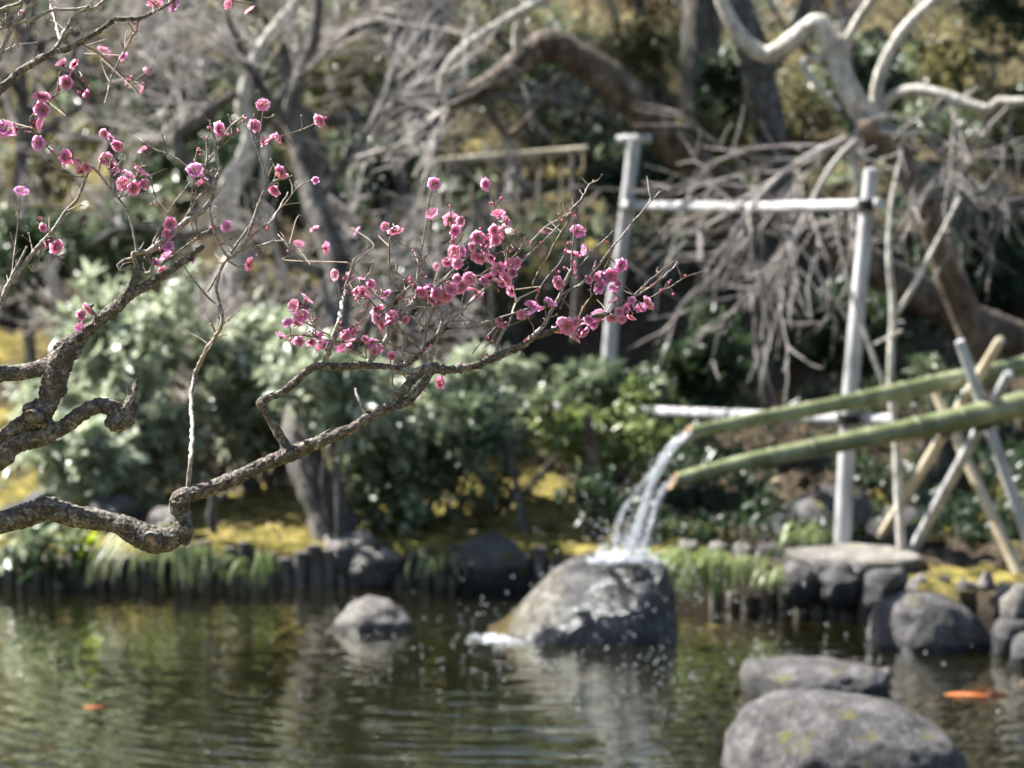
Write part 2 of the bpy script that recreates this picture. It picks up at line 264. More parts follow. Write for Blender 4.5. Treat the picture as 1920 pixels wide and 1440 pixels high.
def smooth_path(pts, rad, step, lin=0.0):
    P = np.array([list(p) for p in pts], float); r = np.array(rad, float)
    if len(P) == 2:
        n = max(2, int(np.linalg.norm(P[1] - P[0]) / step) + 1); t = np.linspace(0, 1, n)[:, None]
        return P[0] * (1 - t) + P[1] * t, r[0] * (1 - t[:, 0]) + r[1] * t[:, 0]
    E = np.vstack([2 * P[0] - P[1], P, 2 * P[-1] - P[-2]]); out = []; ro = []
    for i in range(len(P) - 1):
        p0, p1, p2, p3 = E[i:i + 4]; n = max(1, int(np.linalg.norm(p2 - p1) / step + 0.5))
        for k in range(n):
            t = k / n
            out.append(lin * (p1 * (1 - t) + p2 * t) + (1 - lin) * 0.5 * ((2 * p1) + (-p0 + p2) * t + (2 * p0 - 5 * p1 + 4 * p2 - p3) * t * t + (-p0 + 3 * p1 - 3 * p2 + p3) * t ** 3)); ro.append(r[i] * (1 - t) + r[i + 1] * t)
    out.append(P[-1]); ro.append(r[-1]); return np.array(out), np.array(ro)
def tube(mb, P, r, sides=8, gnarl=0.0, freq=60.0, cap=True, att=None, plates=0.0):
    P = np.asarray(P, float); n = len(P); r = np.asarray(r, float)
    T = np.gradient(P, axis=0); T /= np.linalg.norm(T, axis=1)[:, None] + 1e-12
    N = np.zeros_like(P); a = np.array([0, 0, 1.0]) if abs(T[0][2]) < 0.9 else np.array([1.0, 0, 0])
    N[0] = np.cross(T[0], a); N[0] /= np.linalg.norm(N[0])
    for i in range(1, n):
        v = N[i - 1] - T[i] * np.dot(N[i - 1], T[i]); l = np.linalg.norm(v); N[i] = v / l if l > 1e-6 else N[i - 1]
    B = np.cross(T, N); ang = np.linspace(0, 2 * math.pi, sides, endpoint=False)
    D = N[:, None, :] * np.cos(ang)[None, :, None] + B[:, None, :] * np.sin(ang)[None, :, None]
    rr = np.repeat(r[:, None], sides, 1)
    if gnarl > 0:
        base = P[:, None, :] + D * rr[:, :, None]
        for i in range(n):
            for j in range(sides):
                p = Vector(base[i, j])
                d = 0.9 * mnoise.noise(p * freq * 0.35) + 0.7 * mnoise.noise(p * freq) + 0.5 * mnoise.noise(p * freq * 2.7) - 0.45 * abs(mnoise.noise(p * freq * 1.6))
                rr[i, j] *= 1 + gnarl * d
                if plates > 0:
                    q = p * 115 + Vector((mnoise.noise(p * 60), mnoise.noise(p * 60 + Vector((9, 0, 0))), 0)) * 1.3
                    ds = mnoise.voronoi(q)[0]; e_ = min(1.0, (ds[1] - ds[0]) / 0.32); rr[i, j] += plates * ((e_ - 0.6) + 0.5 * mnoise.noise(p * 330) + 0.5 * mnoise.noise(p * 48))
    V = (P[:, None, :] + D * rr[:, :, None]).reshape(-1, 3)
    i, j = np.meshgrid(np.arange(n - 1), np.arange(sides), indexing='ij'); i = i.ravel(); j = j.ravel(); k = (j + 1) % sides
    mb.add(V, np.stack([i * sides + j, i * sides + k, (i + 1) * sides + k, (i + 1) * sides + j], 1), None if att is None else np.full(len(V), att))
    if cap:
        for e, o in ((0, 0), (n - 1, (n - 1) * sides)):
            V2 = np.vstack([V[o:o + sides], P[e] + (T[e] if e else -T[e]) * r[e] * 0.35]); ids = np.arange(sides)
            mb.add(V2, np.stack([ids, (ids + 1) % sides, np.full(sides, sides)], 1)[:, ::(1 if e else -1)])
def sphere(mb, c, r, seg=8, rings=5, scale=(1, 1, 1), att=None):
    th = np.linspace(0, math.pi, rings + 1)[1:-1]; ph = np.linspace(0, 2 * math.pi, seg, endpoint=False)
    V = [[0, 0, 1]] + [[math.sin(t) * math.cos(p), math.sin(t) * math.sin(p), math.cos(t)] for t in th for p in ph] + [[0, 0, -1]]
    V = np.array(V) * r * np.array(scale) + np.array(c); k = np.arange(seg); k2 = (k + 1) % seg; n = len(V)
    mb.add(V, np.vstack([np.stack([np.zeros(seg, int), 1 + k, 1 + k2], 1), np.stack([np.full(seg, n - 1), n - 1 - seg + k2, n - 1 - seg + k], 1)]), att if att is None else np.full(n, att))
    for q in range(len(th) - 1):
        a = 1 + q * seg; mb.f.append(np.stack([a + k, a + seg + k, a + seg + k2, a + k2], 1) + mb.n - n)
def leaves(mb, pos, d, L, W, att, fold=0.25, droop=0.25):
    """many leaves at once: pos, direction, length, width"""
    pos = np.asarray(pos); n = len(pos); d = d / (np.linalg.norm(d, axis=1)[:, None] + 1e-9)
    up = np.array([-.25, -.1, 1.0]) + rng.normal(0, 0.45, (n, 3)); s = np.cross(d, up); s /= np.linalg.norm(s, axis=1)[:, None] + 1e-9; u = np.cross(s, d)
    L = np.asarray(L)[:, None]; W = np.asarray(W)[:, None]
    b = pos; c = pos + d * L * 0.52 - u * W * fold; tip = pos + d * L - u * L * droop
    l1 = pos + d * L * 0.5 + s * W * 0.5; r1 = pos + d * L * 0.5 - s * W * 0.5
    V = np.stack([b, l1, c, r1, tip], 1).reshape(-1, 3); o = np.arange(n)[:, None] * 5
    Fc = np.concatenate([o + np.array([[0, 2, 1]]), o + np.array([[0, 3, 2]]), o + np.array([[1, 2, 4]]), o + np.array([[2, 3, 4]])])
    mb.add(V, Fc, np.repeat(np.clip(att, 0, 1), 5))
def rand_unit(n):
    v = rng.normal(size=(n, 3)); return v / np.linalg.norm(v, axis=1)[:, None]

# ------------------------------------------------------------------ terrain and pond
SX = np.array([-40, -9, -5.5, -3.2, 0.0, 0.55, 1.0, 1.5, 1.9, 2.5, 3.4, 5, 40.])
SY = np.array([9, 11.5, 13.0, 13.25, 13.2, 13.0, 12.6, 12.2, 11.95, 10.9, 8.5, 7, 7.])
def shore(x): return np.interp(x, SX, SY)
def gz(x, y):
    dy = y - shore(x)
    hy = y - 13.2
    z = 0.24 + 0.10 * np.clip(hy, 0, 2.3) + 0.36 * np.clip(hy - 2.3, 0, 24) + 0.30 * np.clip(hy - 26.3, 0, None)
    z = z + np.clip(hy, 0, 4) / 4 * 0.10 * (np.sin(x * 1.7 + 0.6 * y) + np.sin(1.3 * y - 0.8 * x + 2) + 0.6 * np.sin(3.1 * x + 2.3 * y))
    z = np.where(dy < 0, np.maximum(0.24 + dy * 6, -0.65 + 0.03 * np.sin(x * 3 + y * 2)), z)
    near = np.clip((5.2 - y) / 0.6, 0, 1); return np.where(y < 5.2, np.maximum(z, -0.65 + near * 0.95), z)
def build_ground():
    xs = np.concatenate([np.linspace(-60, -7, 40), np.linspace(-6.8, 6.8, 170), np.linspace(7, 60, 40)])
    ys = np.concatenate([np.linspace(-25, 4, 16), np.linspace(4.3, 10, 24), np.linspace(10.1, 24, 200), np.linspace(24.3, 95, 90)])
    X, Y = np.meshgrid(xs, ys); Z = gz(X, Y)
    V = np.stack([X, Y, Z], 2); rough = np.where((Y - shore(X) > 0.1), 1, 0)
    Z += rough * 0.05 * rng.normal(0, 1, Z.shape) * np.clip((Y - shore(X)) / 3, 0.15, 1); V[..., 2] = Z
    nx, ny = len(xs), len(ys); i, j = np.meshgrid(np.arange(ny - 1), np.arange(nx - 1), indexing='ij'); a = (i * nx + j).ravel()
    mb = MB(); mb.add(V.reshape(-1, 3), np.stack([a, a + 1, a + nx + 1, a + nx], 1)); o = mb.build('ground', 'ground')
    tag(o, 'mossy hillside and pond bank with bare soil and leaf litter', kind='structure')
build_ground()
mb = MB(); mb.add([[-60, 4.6, 0], [60, 4.6, 0], [60, 16, 0], [-60, 16, 0]], [[0, 1, 2, 3]])
tag(mb.build('water', 'water'), 'rippled olive green pond water reflecting the garden', kind='structure')
def gpt(x, y): return Vector((x, y, float(gz(np.array(x), np.array(y)))))

# ------------------------------------------------------------------ rocks
def rock(name, c, rx, ry, h, mat, label, cat='rock', prof=None, seed=0, sub=4, rough=0.10, under=0.35, group=None, flat=1.0):
    bm = bmesh.new(); bmesh.ops.create_icosphere(bm, subdivisions=sub, radius=1); off = Vector((seed * 7.3, seed * 3.1, seed * 1.7))
    for v in bm.verts:
        p = v.co.copy()
        if p.z > 0:
            k = 1.0
            if prof:
                s = math.sqrt(max(1e-4, 1 - p.x * p.x)); k = float(np.interp(p.x, *prof)) / max(s, 0.25)
            zz = (p.z ** flat) * h * k
        else: zz = p.z * under * h
        n = 1 + rough * (1.2 * mnoise.noise(p * 1.3 + off) + 0.6 * mnoise.noise(p * 3.1 + off) + 0.30 * mnoise.noise(p * 8 + off) + 0.16 * mnoise.noise(p * 20 + off) - 0.7 * abs(mnoise.noise(p * 2.2 + off * 2)) - 0.3 * abs(mnoise.noise(p * 5 + off)))
        v.co = Vector((p.x * rx * n, p.y * ry * n, zz * (n if prof is None else 1 + (n - 1) * 0.6)))
    me = bpy.data.meshes.new(name); bm.to_mesh(me); bm.free()
    me.polygons.foreach_set('use_smooth', np.ones(len(me.polygons), bool)); me.materials.append(M[mat])
    o = bpy.data.objects.new(name, me); COL.objects.link(o); o.location = c; tag(o, label, cat, group); return o
def wrock(px0, px1, pytop, pybase, mat, label, depth_ratio=0.75, **kw):
    b = onz((px0 + px1) / 2, pybase, 0); s = b.y / F; w = (px1 - px0) * s; ry = w / 2 * depth_ratio
    c = Vector((b.x, b.y + ry * 0.85, -0.02)); s2 = c.y / F
    top = aty((px0 + px1) / 2, pytop, c.y).z
    return rock(kw.pop('name', 'rock'), c, w / 2, ry, top + 0.02, mat, label, **kw)
boulder_prof = ([-1, -0.85, -0.6, -0.35, -0.12, 0.1, 0.6, 0.82, 0.95, 1], [0.02, 0.16, 0.46, 0.80, 0.97, 1.0, 0.99, 0.84, 0.5, 0.2])
wrock(905, 1294, 1042, 1206, 'wet_rock', 'wet boulder under the falling water with sunlit run-off painted pale on one flank', 0.72, name='boulder', prof=boulder_prof, sub=5, rough=0.07, seed=1, flat=0.75)
wrock(615, 775, 1118, 1186, 'rock_pale', 'small pale rock with a dark shaded side alone in open water', 0.8, prof=([-1, -0.6, -0.1, 0.4, 0.8, 1], [0.15, 0.75, 1.0, 0.92, 0.6, 0.2]), seed=2, rough=0.12)
wrock(1634, 1880, 1108, 1226, 'rock', 'rounded grey rock standing in the water against the stone bank', 0.7, prof=([-1, -0.85, -0.4, 0.1, 0.6, 1], [0.35, 0.8, 1.0, 1.0, 0.8, 0.3]), seed=3, rough=0.08, sub=5)
wrock(1396, 1692, 1236, 1312, 'rock', 'low flat grey rock barely rising out of the water', 0.9, prof=([-1, -0.8, -0.3, 0.2, 0.7, 1], [0.3, 0.75, 1.0, 0.95, 0.75, 0.35]), seed=4, rough=0.09, sub=5, flat=0.5)
wrock(1378, 1856, 1300, 1500, 'rock', 'large speckled grey boulder with mossy flecks in front of the flat rock', 0.85, name='boulder', prof=([-1, -0.85, -0.5, -0.1, 0.4, 0.8, 1], [0.3, 0.72, 0.95, 1.0, 0.86, 0.5, 0.15]), seed=5, rough=0.07, sub=5, flat=0.7)
# stones of the bank on the pipe side
def brock(px, py, w, h, d, mat, label, seed, ratio=0.8, flat=0.8, group=None):
    b = at(px, py + h / 2, d); s = d / F
    return rock('bank_stone', b - Vector((0, 0, 0.03)), w / 2 * s, w / 2 * s * ratio, h * s + 0.03, mat, label, 'stone', seed=seed, sub=3, rough=0.22, under=0.8, flat=flat, group=group)
sl_ = rock('stone_slab', at(1600, 1058, 12.35), 0.40, 0.45, 0.085, 'rock_pale', 'broad flat beige slab on the bank at the foot of the tall pale post', 'slab', seed=8, sub=4, rough=0.1, under=0.8, flat=0.3)
BS = [(1503, 1072, 84, 44, 12.0, 'rock', 'blue grey stone tucked under the boulder-side end of the beige slab'),
      (1578, 1074, 100, 44, 11.95, 'rock_dark', 'dark stone under the middle of the beige slab'),
      (1662, 1082, 90, 48, 11.8, 'rock_dark', 'dark wedge stone under the inner end of the beige slab'),
      (1722, 1095, 50, 40, 11.7, 'rock_pale', 'small pale stone between the slab and the rounded rock'),
      (1770, 1092, 44, 30, 11.75, 'rock', 'small grey stone just behind the top of the rounded rock'),
      (1813, 1106, 54, 44, 11.5, 'rock_dark', 'dark stone behind the shoulder of the rounded rock'),
      (1850, 1092, 42, 34, 11.5, 'rock_pale', 'little pale cobble on top of the dark bank stones'),
      (1882, 1108, 44, 36, 11.2, 'rock_pale', 'little pale cobble beside the beige round stone'),
      (1910, 1132, 70, 56, 11.0, 'rock_pale', 'beige round stone at the water edge below the trestle foot'),
      (1895, 1178, 84, 50, 10.9, 'rock_dark', 'dark stone with a light top lying under the beige round stone'),
      (1935, 1210, 90, 60, 10.6, 'rock_dark', 'dark stone at the lowest end of the bank next to the rounded rock'),
      (1290, 1020, 50, 24, 12.9, 'rock_pale', 'cream cobble in the row along the moss, first from the boulder'),
      (1345, 1024, 56, 24, 12.85, 'rock_pale', 'cream cobble in the row along the moss, second from the boulder'),
      (1392, 1027, 54, 24, 12.8, 'rock_pale', 'cream cobble in the row along the moss, third from the boulder'),
      (1440, 1030, 60, 26, 12.7, 'rock', 'grey cobble ending the row along the moss beside the slab'),
      (668, 1012, 120, 44, 13.3, 'rock_pale', 'beige block of stone on the bank under the green shrub'),
      (700, 1040, 90, 40, 13.2, 'rock_pale', 'smaller beige block at the water edge under the green shrub'),
      (925, 1035, 150, 66, 13.15, 'rock_dark', 'black rounded stone at the edge of the sunny moss'),
      (215, 945, 120, 34, 13.7, 'rock_dark', 'long dark stone in front of the pale shrub'),
      (320, 962, 90, 26, 13.5, 'rock_pale', 'flat tan grey stone at the end of the moss strip'),
      (60, 950, 130, 44, 13.8, 'rock_dark', 'dark stone in shade at the base of the pale shrub'),
      (1560, 960, 170, 110, 13.4, 'rock_dark', 'dark blue grey stone behind the foot of the pale post'),
      (1680, 985, 120, 70, 13.2, 'rock_dark', 'dark stone behind the slender forked sapling'),
      (1480, 990, 110, 60, 13.6, 'rock_dark', 'low dark stone on the shady moss behind the cobble row')]
for k, (px, py, w, h, d, mt, lb) in enumerate(BS): brock(px, py, w, h, d, mt, lb, 20 + k)

# ------------------------------------------------------------------ log pile edging along the far bank
def log_edge(x0, x1, label, name, off=-0.05, top=0.22, jitter=0.05, mat='log_pile'):
    xs = []; x = x0
    while x < x1: xs.append(x); x += 0.075 + 0.02 * random.random()
    e = thing(name, (x0, float(shore(x0)) + off, 0), label, 'log edging')
    protos = []
    for k in range(5):
        mb = MB(); P, r = smooth_path([(0, 0, -0.7), (0.004, 0, -0.2), (0, 0.003, top)], [0.042, 0.042, 0.039], 0.08)
        tube(mb, P, r, 9, 0.10, 22 + k * 3); o = mb.build('log', mat, None); protos.append(o.data); bpy.data.objects.remove(o)
    for x in xs:
        o = bpy.data.objects.new('log', random.choice(protos)); COL.objects.link(o); o.parent = e
        o.location = (x - x0, float(shore(x)) - float(shore(x0)) + random.uniform(-0.012, 0.012), random.uniform(-jitter * 1.6, jitter * 0.9)); sc_ = random.uniform(.75, 1.3); o.scale = (sc_, sc_, 1); o.rotation_euler = (random.uniform(-.04, .04), random.uniform(-.04, .04), random.uniform(0, 6.28))
    return e
log_edge(-3.75, 0.42, 'dark row of upright log piles holding the mossy bank behind open water', 'log_edging')
log_edge(1.15, 1.92, 'short row of weathered upright log piles under the beige slab', 'log_edging', off=-0.10, top=0.12, jitter=0.03)

# ------------------------------------------------------------------ wooden crutch, bamboo pipes, trestles
def pole(mb, pts, r, sides=14, gn=0.07, fr=9): P, rr = smooth_path(pts, r, 0.06); tube(mb, P, rr, sides, gn, fr)
Yp = 12.7
post_base = gpt(aty(1575, 1030, Yp).x, Yp)
e = thing('tree_crutch', post_base, 'pale peeled timber crutch with tall posts and cross beams propping the arching tree', 'tree support')
p2top, p2bot = aty(1190, 262, 15.2), gpt(aty(1128, 760, 15.2).x, 15.2)
mb = MB(); pole(mb, [aty(1634, 318, Yp), aty(1612, 540, Yp), aty(1592, 780, Yp), post_base - Vector((0, 0, .25))], [.039, .043, .048, .053]); mb.build('post', 'timber', e)
mb = MB(); pole(mb, [p2top, aty(1165, 470, 15.2), aty(1146, 620, 15.2), p2bot - Vector((0, 0, .2))], [.046, .048, .05, .052]); mb.build('post', 'timber', e)
mb = MB(); pole(mb, [aty(1170, 386, 15.05), aty(1400, 389, 13.9), aty(1650, 384, 12.62)], [.038, .037, .036]); mb.build('cross_beam', 'timber', e)
mb = MB(); pole(mb, [aty(1158, 263, 15.25), aty(1219, 259, 15.15)], [.034, .033]); mb.build('saddle_beam', 'timber', e)
mb = MB(); pole(mb, [aty(990, 762, 15.0), aty(1300, 775, 13.9), aty(1480, 782, 13.1), aty(1672, 788, 12.55)], [.036, .036, .037, .036]); mb.build('lower_rail', 'timber', e)
def lash(parent, c, axis, r, n=4):
    mb = MB(); ax = Vector(axis).normalized(); u = ax.orthogonal().normalized(); w = ax.cross(u)
    for k in range(n):
        o = ax * (k - (n - 1) / 2) * 0.012; P = [Vector(c) + o + (u * math.cos(t) + w * math.sin(t)) * r for t in np.linspace(0, 6.4, 18)]
        tube(mb, P, [0.007] * 18, 5, cap=False)
    return mb.build('lashing', 'rope', parent)
lash(e, aty(1627, 385, 12.68), (0, 0, 1), .056, 5); lash(e, aty(1590, 786, 12.65), (0, 0, 1), .06, 5); lash(e, aty(1178, 384, 15.15), (0, 0, 1), .064, 5)

def bamboo_pipe(pts, r, label, tilt):
    base = Vector(pts[0]); e = thing('bamboo_pipe', base, label, 'bamboo pipe')
    P, rr = smooth_path(pts, r, 0.05); mb = MB(); tube(mb, P, rr, 20, 0.0, cap=False)
    T = Vector(P[0] - P[1]).normalized(); side = Vector((0, 1, 0)); dn = T.cross(side).normalized()
    # oblique cut: lower lip runs out further
    V = mb.v[0]
    for j in range(20):
        rel = Vector(V[j]) - Vector(P[0]); V[j] = Vector(V[j]) - T * (rel.z / rr[0]) * rr[0] * tilt
    n = 4; inner = MB(); PP = P[:n]; tube(inner, PP, rr[:n] * 0.78, 20, 0, cap=False); VI = inner.v[0]
    for j in range(20):
        rel = Vector(VI[j]) - Vector(P[0]); VI[j] = Vector(VI[j]) - T * (rel.z / rr[0]) * rr[0] * tilt
    mb.build('culm', 'bamboo', e); ob = inner.v[0][:20]; oo = V[:20]; ids = np.arange(20)
    inner.add(np.vstack([oo, ob]), np.stack([ids, (ids + 1) % 20, 20 + (ids + 1) % 20, 20 + ids], 1)); inner.build('cut_end', 'orange_cut', e)
    L = np.concatenate([[0], np.cumsum(np.linalg.norm(np.diff(P, axis=0), axis=1))]); s = 0.17
    while s < L[-1]:
        c = np.array([np.interp(s, L, P[:, q]) for q in range(3)]); i = min(len(P) - 2, max(1, int(np.searchsorted(L, s)))); t = P[i + 1] - P[i - 1]; t /= np.linalg.norm(t); q = float(np.interp(s, L, rr))
        m2 = MB(); tube(m2, [c - t * .016, c - t * .008, c, c + t * .008, c + t * .016], [q * .97, q * 1.06, q * 1.03, q * 1.07, q * .97], 20, cap=False); m2.build('node', 'bamboo_node', e)
        s += 0.29 + 0.07 * math.sin(s * 9)
    return e
bamboo_pipe([at(1262, 902, 11.12), at(1400, 866, 11.2), at(1600, 826, 11.35), at(1780, 789, 11.5), at(1930, 754, 11.6), at(2300, 668, 11.9)], [.036, .042, .050, .059, .066, .075], 'lower green bamboo water pipe, thicker, with an orange cut mouth over the boulder', 0.9)
bamboo_pipe([at(1288, 812, 11.25), at(1400, 790, 11.4), at(1600, 752, 11.7), at(1800, 710, 12.0), at(1930, 684, 12.2), at(2300, 607, 12.6)], [.033, .037, .044, .051, .055, .06], 'upper green bamboo water pipe, slimmer, pouring the stronger jet', 0.7)
def trestle(label, legs, cross, d, mat):
    C = at(*cross, d); e = thing('bamboo_trestle', onz(*legs[0][0], .24), label, 'trestle')
    for k, (foot, top) in enumerate(legs):
        f_ = onz(*foot, .22); off = Vector((0, .04 if k else -.04, 0)); cc = C + off; v = cc - f_; kk = (cross[1] - top[1]) / max(1, foot[1] - cross[1]) * (d / f_.y)
        P, r = smooth_path([f_ - v * .06, f_, cc, cc + v * kk], [.034, .033, .029, .026], .04); r = r * (1 + 0.12 * (np.sin(np.arange(len(r)) * 2 * math.pi / 6) > 0.92)); mb = MB(); tube(mb, P, r, 10); mb.build('pole', mat, e)
    lash(e, C, at(*legs[0][1], d) - at(*legs[0][0], d), 0.072, 6); return e
trestle('pair of pale crossed poles lashed under the lower bamboo pipe', [((1958, 1098), (1770, 640)), ((1702, 1050), (1887, 705))], (1848, 788), 11.62, 'timber')
trestle('pair of thinner crossed poles lashed behind the lower bamboo pipe', [((1916, 1088), (1742, 705)), ((1640, 1028), (1868, 648))], (1781, 800), 12.15, 'bamboo_dry')

# ------------------------------------------------------------------ water: jets, foam, drops
def jet(pts, w, d, nstr, label, seed):
    rs = np.random.default_rng(seed); mb = MB()
    for k in range(nstr):
        o = rs.normal(0, 0.35, 2); pp = []; rad = []
        for i, (x, y) in enumerate(pts):
            sp = w * (0.5 + 0.5 * i / (len(pts) - 1)); pp.append(at(x + o[0] * sp + rs.normal(0, w * .07), y + rs.normal(0, 3), d + o[1] * sp * d / F)); rad.append(w * d / F * rs.uniform(0.04, 0.14))
        P, r = smooth_path(pp, rad, 0.012); r = r * (0.45 + 0.9 * rs.random(len(r))); tube(mb, P, r, 6)
    for k in range(nstr * 30):
        t = rs.random() ** 0.7; i = min(len(pts) - 2, int(t * (len(pts) - 1))); u = t * (len(pts) - 1) - i; x = pts[i][0] * (1 - u) + pts[i + 1][0] * u; y = pts[i][1] * (1 - u) + pts[i + 1][1] * u
        sphere(mb, at(x + rs.normal(0, w * (0.3 + 0.6 * t)), y + rs.normal(0, 4), d + rs.normal(0, .02)), rs.uniform(.002, .0055), 6, 4)
    o = mb.build('water_jet', 'jet'); tag(o, label, 'water jet'); return o
jet([(1293, 812), (1268, 826), (1243, 858), (1222, 905), (1202, 965), (1186, 1020), (1176, 1056)], 15, 11.22, 13, 'broad white jet of water falling from the upper bamboo pipe', 3)
jet([(1266, 900), (1250, 908), (1236, 930), (1224, 965), (1213, 1010), (1206, 1056)], 9, 11.12, 5, 'thin beaded jet of water falling from the lower bamboo pipe', 4)
jet([(1286, 822), (1225, 880), (1190, 925), (1168, 960), (1156, 990), (1150, 1052)], 9, 11.2, 3, 'sparse stray trickle flung out beside the broad white jet', 6)
mb = MB(); rs = np.random.default_rng(5)
for k in range(900):
    q = rs.random() ** .8; a = rs.uniform(0, 6.28); x = 1176 + 62 * q * math.cos(a) - (22 * rs.random() if rs.random() < .5 else 0); y = 1056 - abs(rs.normal(0, 5)) - (rs.exponential(9) if rs.random() < .35 else 0)
    sphere(mb, at(x, y, 11.24 + .14 * q * math.sin(a)), rs.uniform(.003, .009), 6, 4)
tag(mb.build('splash_foam', 'foam'), 'white splash foam where the jets strike the wet boulder', 'foam', kind='stuff')
mb = MB()
for k in range(420):
    x = rs.normal(958, 26); c = onz(x, 1197 + rs.normal(0, 4), 0.0); sphere(mb, c + Vector((0, 0, abs(rs.normal(0, .008)))), rs.uniform(.003, .011), 6, 4, (1.5, 1, .6))
tag(mb.build('water_foam', 'foam'), 'foam where the run-off slides into the pond at the boulder foot', 'foam', kind='stuff')
mb = MB()
for k in range(360):
    a = rs.uniform(0, 2 * math.pi); q = abs(rs.normal(0, 0.42)); c = Vector((0.58 + q * math.cos(a), 11.25 + q * math.sin(a) * 0.8, max(0.01, 0.42 + rs.normal(0.0, .16) - q * 0.35)))
    sphere(mb, c, rs.uniform(.0022, .0055), 6, 4)
for k in range(300):
    c = Vector((rs.normal(0.25, 0.75), rs.normal(10.7, 0.7), 0.004 + abs(rs.normal(0, .05)))); sphere(mb, c, rs.uniform(.002, .0048), 6, 4)
tag(mb.build('water_drops', 'drop'), 'scattered water drops flying round the wet boulder', 'water drops', kind='stuff')

# ------------------------------------------------------------------ koi
def koi(px, py, length, yaw, mat, label, z=-0.010):
    c = onz(px, py, z); e = thing('koi', c, label, 'koi')
    mb = MB(); n = 15; t = np.linspace(0, 1, n); wid = np.interp(t, [0, .06, .25, .5, .8, .95, 1], [.02, .075, .12, .115, .05, .03, .028]) * length
    P = np.stack([(t - .5) * length, 0.05 * length * np.sin(t * 3.6), np.zeros(n)], 1); ang = np.linspace(0, 2 * math.pi, 12, endpoint=False)
    V = np.array([[p[0], p[1] + math.cos(a) * w * .8, p[2] + math.sin(a) * w] for p, w in zip(P, wid) for a in ang]); i, j = np.meshgrid(np.arange(n - 1), np.arange(12), indexing='ij'); i = i.ravel(); j = j.ravel(); k = (j + 1) % 12
    V[:, 2] -= 0.09 * length; mb.add(V, np.stack([i * 12 + j, i * 12 + k, (i + 1) * 12 + k, (i + 1) * 12 + j], 1)[:, ::-1]); o = mb.build('body', mat); o.parent = e
    def fin(name, pts):
        m = MB(); a = np.array(pts) * length; b = a + np.array([0, .006 * length, 0]); nn = len(a); ids = np.arange(nn)
        m.add(np.vstack([a, b]), np.stack([ids, (ids + 1) % nn, nn + (ids + 1) % nn, nn + ids], 1)); m.add(np.vstack([a, b]), [list(range(nn)), list(range(2 * nn - 1, nn - 1, -1))]); f = m.build(name, mat, None, False); f.parent = e
    fin('tail_fin', [(.48, -.02, -.09), (.62, -.03, .02), (.60, -.02, -.06), (.63, -.03, -.20)])
    fin('dorsal_fin', [(-.12, .04, .02), (-.06, .04, .07), (.16, .03, .03), (.2, .02, -.03), (-.1, .04, -.03)])
    for sgn in (-1, 1): fin('pectoral_fin', [(-.25, sgn * .08, -.10), (-.14, sgn * .22, -.12), (-.12, sgn * .1, -.12)])
    e.rotation_euler = (0, 0, yaw); return e
koi(1850, 1308, 0.58, R(-6), 'koi_orange', 'long orange koi swimming beside the large speckled boulder', -0.007)
koi(1930, 1285, 0.36, R(35), 'koi_pale', 'pale pinkish orange koi beside the long orange koi')
koi(188, 1326, 0.20, R(12), 'koi_orange', 'small orange koi alone in the open reflecting water', 0.0)
koi(92, 1402, 0.17, R(-20), 'koi_pale', 'faint pale koi in open water near the small orange koi')

# ------------------------------------------------------------------ shrubs
def shrub(px0, px1, py0, py1, Y, mat, label, n=2200, leaf=0.085, w=0.36, name='shrub', cat='shrub', ratio=0.8, stem='bark_grey', lump=12, seed=0, group=None, vbias=0.0, droop=0.3, per=8):
    rs = np.random.default_rng(100 + seed); c = (aty(px0, py0, Y) + aty(px1, py1, Y)) / 2; rx = abs(aty(px1, py1, Y).x - aty(px0, py1, Y).x) / 2; rz = abs(aty(px0, py0, Y).z - aty(px0, py1, Y).z) / 2; ry = min(rx, rz * 1.6) * ratio
    base = gpt(c.x, Y); e = thing(name, base, label, cat, group)
    lumps = [];
    for k in range(lump):
        d = rand_unit(1)[0]; q = 0.68 * rs.random() ** 0.5; lumps.append((np.array(c) + d * np.array([rx, ry, rz]) * q, rs.uniform(.36, .58)))
    nt = n // per; tips = []; td = []; tries = 0
    while len(tips) < nt:
        tries += 1
        lc, ls = lumps[rs.integers(lump)]; d = rand_unit(1)[0]; d[2] = d[2] * .8 + .25; d /= np.linalg.norm(d)
        p = lc + d * np.array([rx, ry, rz]) * ls * (0.55 + 0.5 * rs.random() ** 0.6 + (0.45 * rs.random() if rs.random() < .16 else 0))
        if mnoise.noise(Vector(p) * 3.2 / max(rx, .3)) < 0.0 and tries < nt * 20: continue
        g_ = float(gz(p[0], p[1])) + .02
        if p[2] < g_:
            if tries < nt * 6: continue
            p[2] = g_ + rs.random() * .25
        tips.append(p); td.append(d)
    tips = np.array(tips); td = np.array(td); pos = np.repeat(tips, per, 0) + rs.normal(0, leaf * .25, (nt * per, 3)); dd = np.repeat(td, per, 0) * 0.7 + rand_unit(nt * per) * 0.95; dd[:, 2] += 0.12
    L = leaf * rs.uniform(.45, 1.35, nt * per); att = np.repeat(rs.normal(.45 + vbias, .2, nt), per) + rs.normal(0, .16, nt * per)
    mb = MB(); leaves(mb, pos, dd, L, L * w * rs.uniform(.8, 1.2, nt * per), att, droop=droop); tag(mb.build('foliage', mat, e, False), kind='stuff')
    for k, (lc, ls) in enumerate(lumps[:5]):
        mb = MB(); b = base + Vector((rs.normal(0, .05), rs.normal(0, .05), -.06)); m = b.lerp(Vector(lc), .5) + Vector((rs.normal(0, .06), 0, .05)); P, r = smooth_path([b, m, Vector(lc)], [.022, .015, .006], .08); tube(mb, P, r, 6); mb.build('stem', stem, e)
    if tries > nt * 6: print('SHRUB LOW', label, tries, nt)
    return e
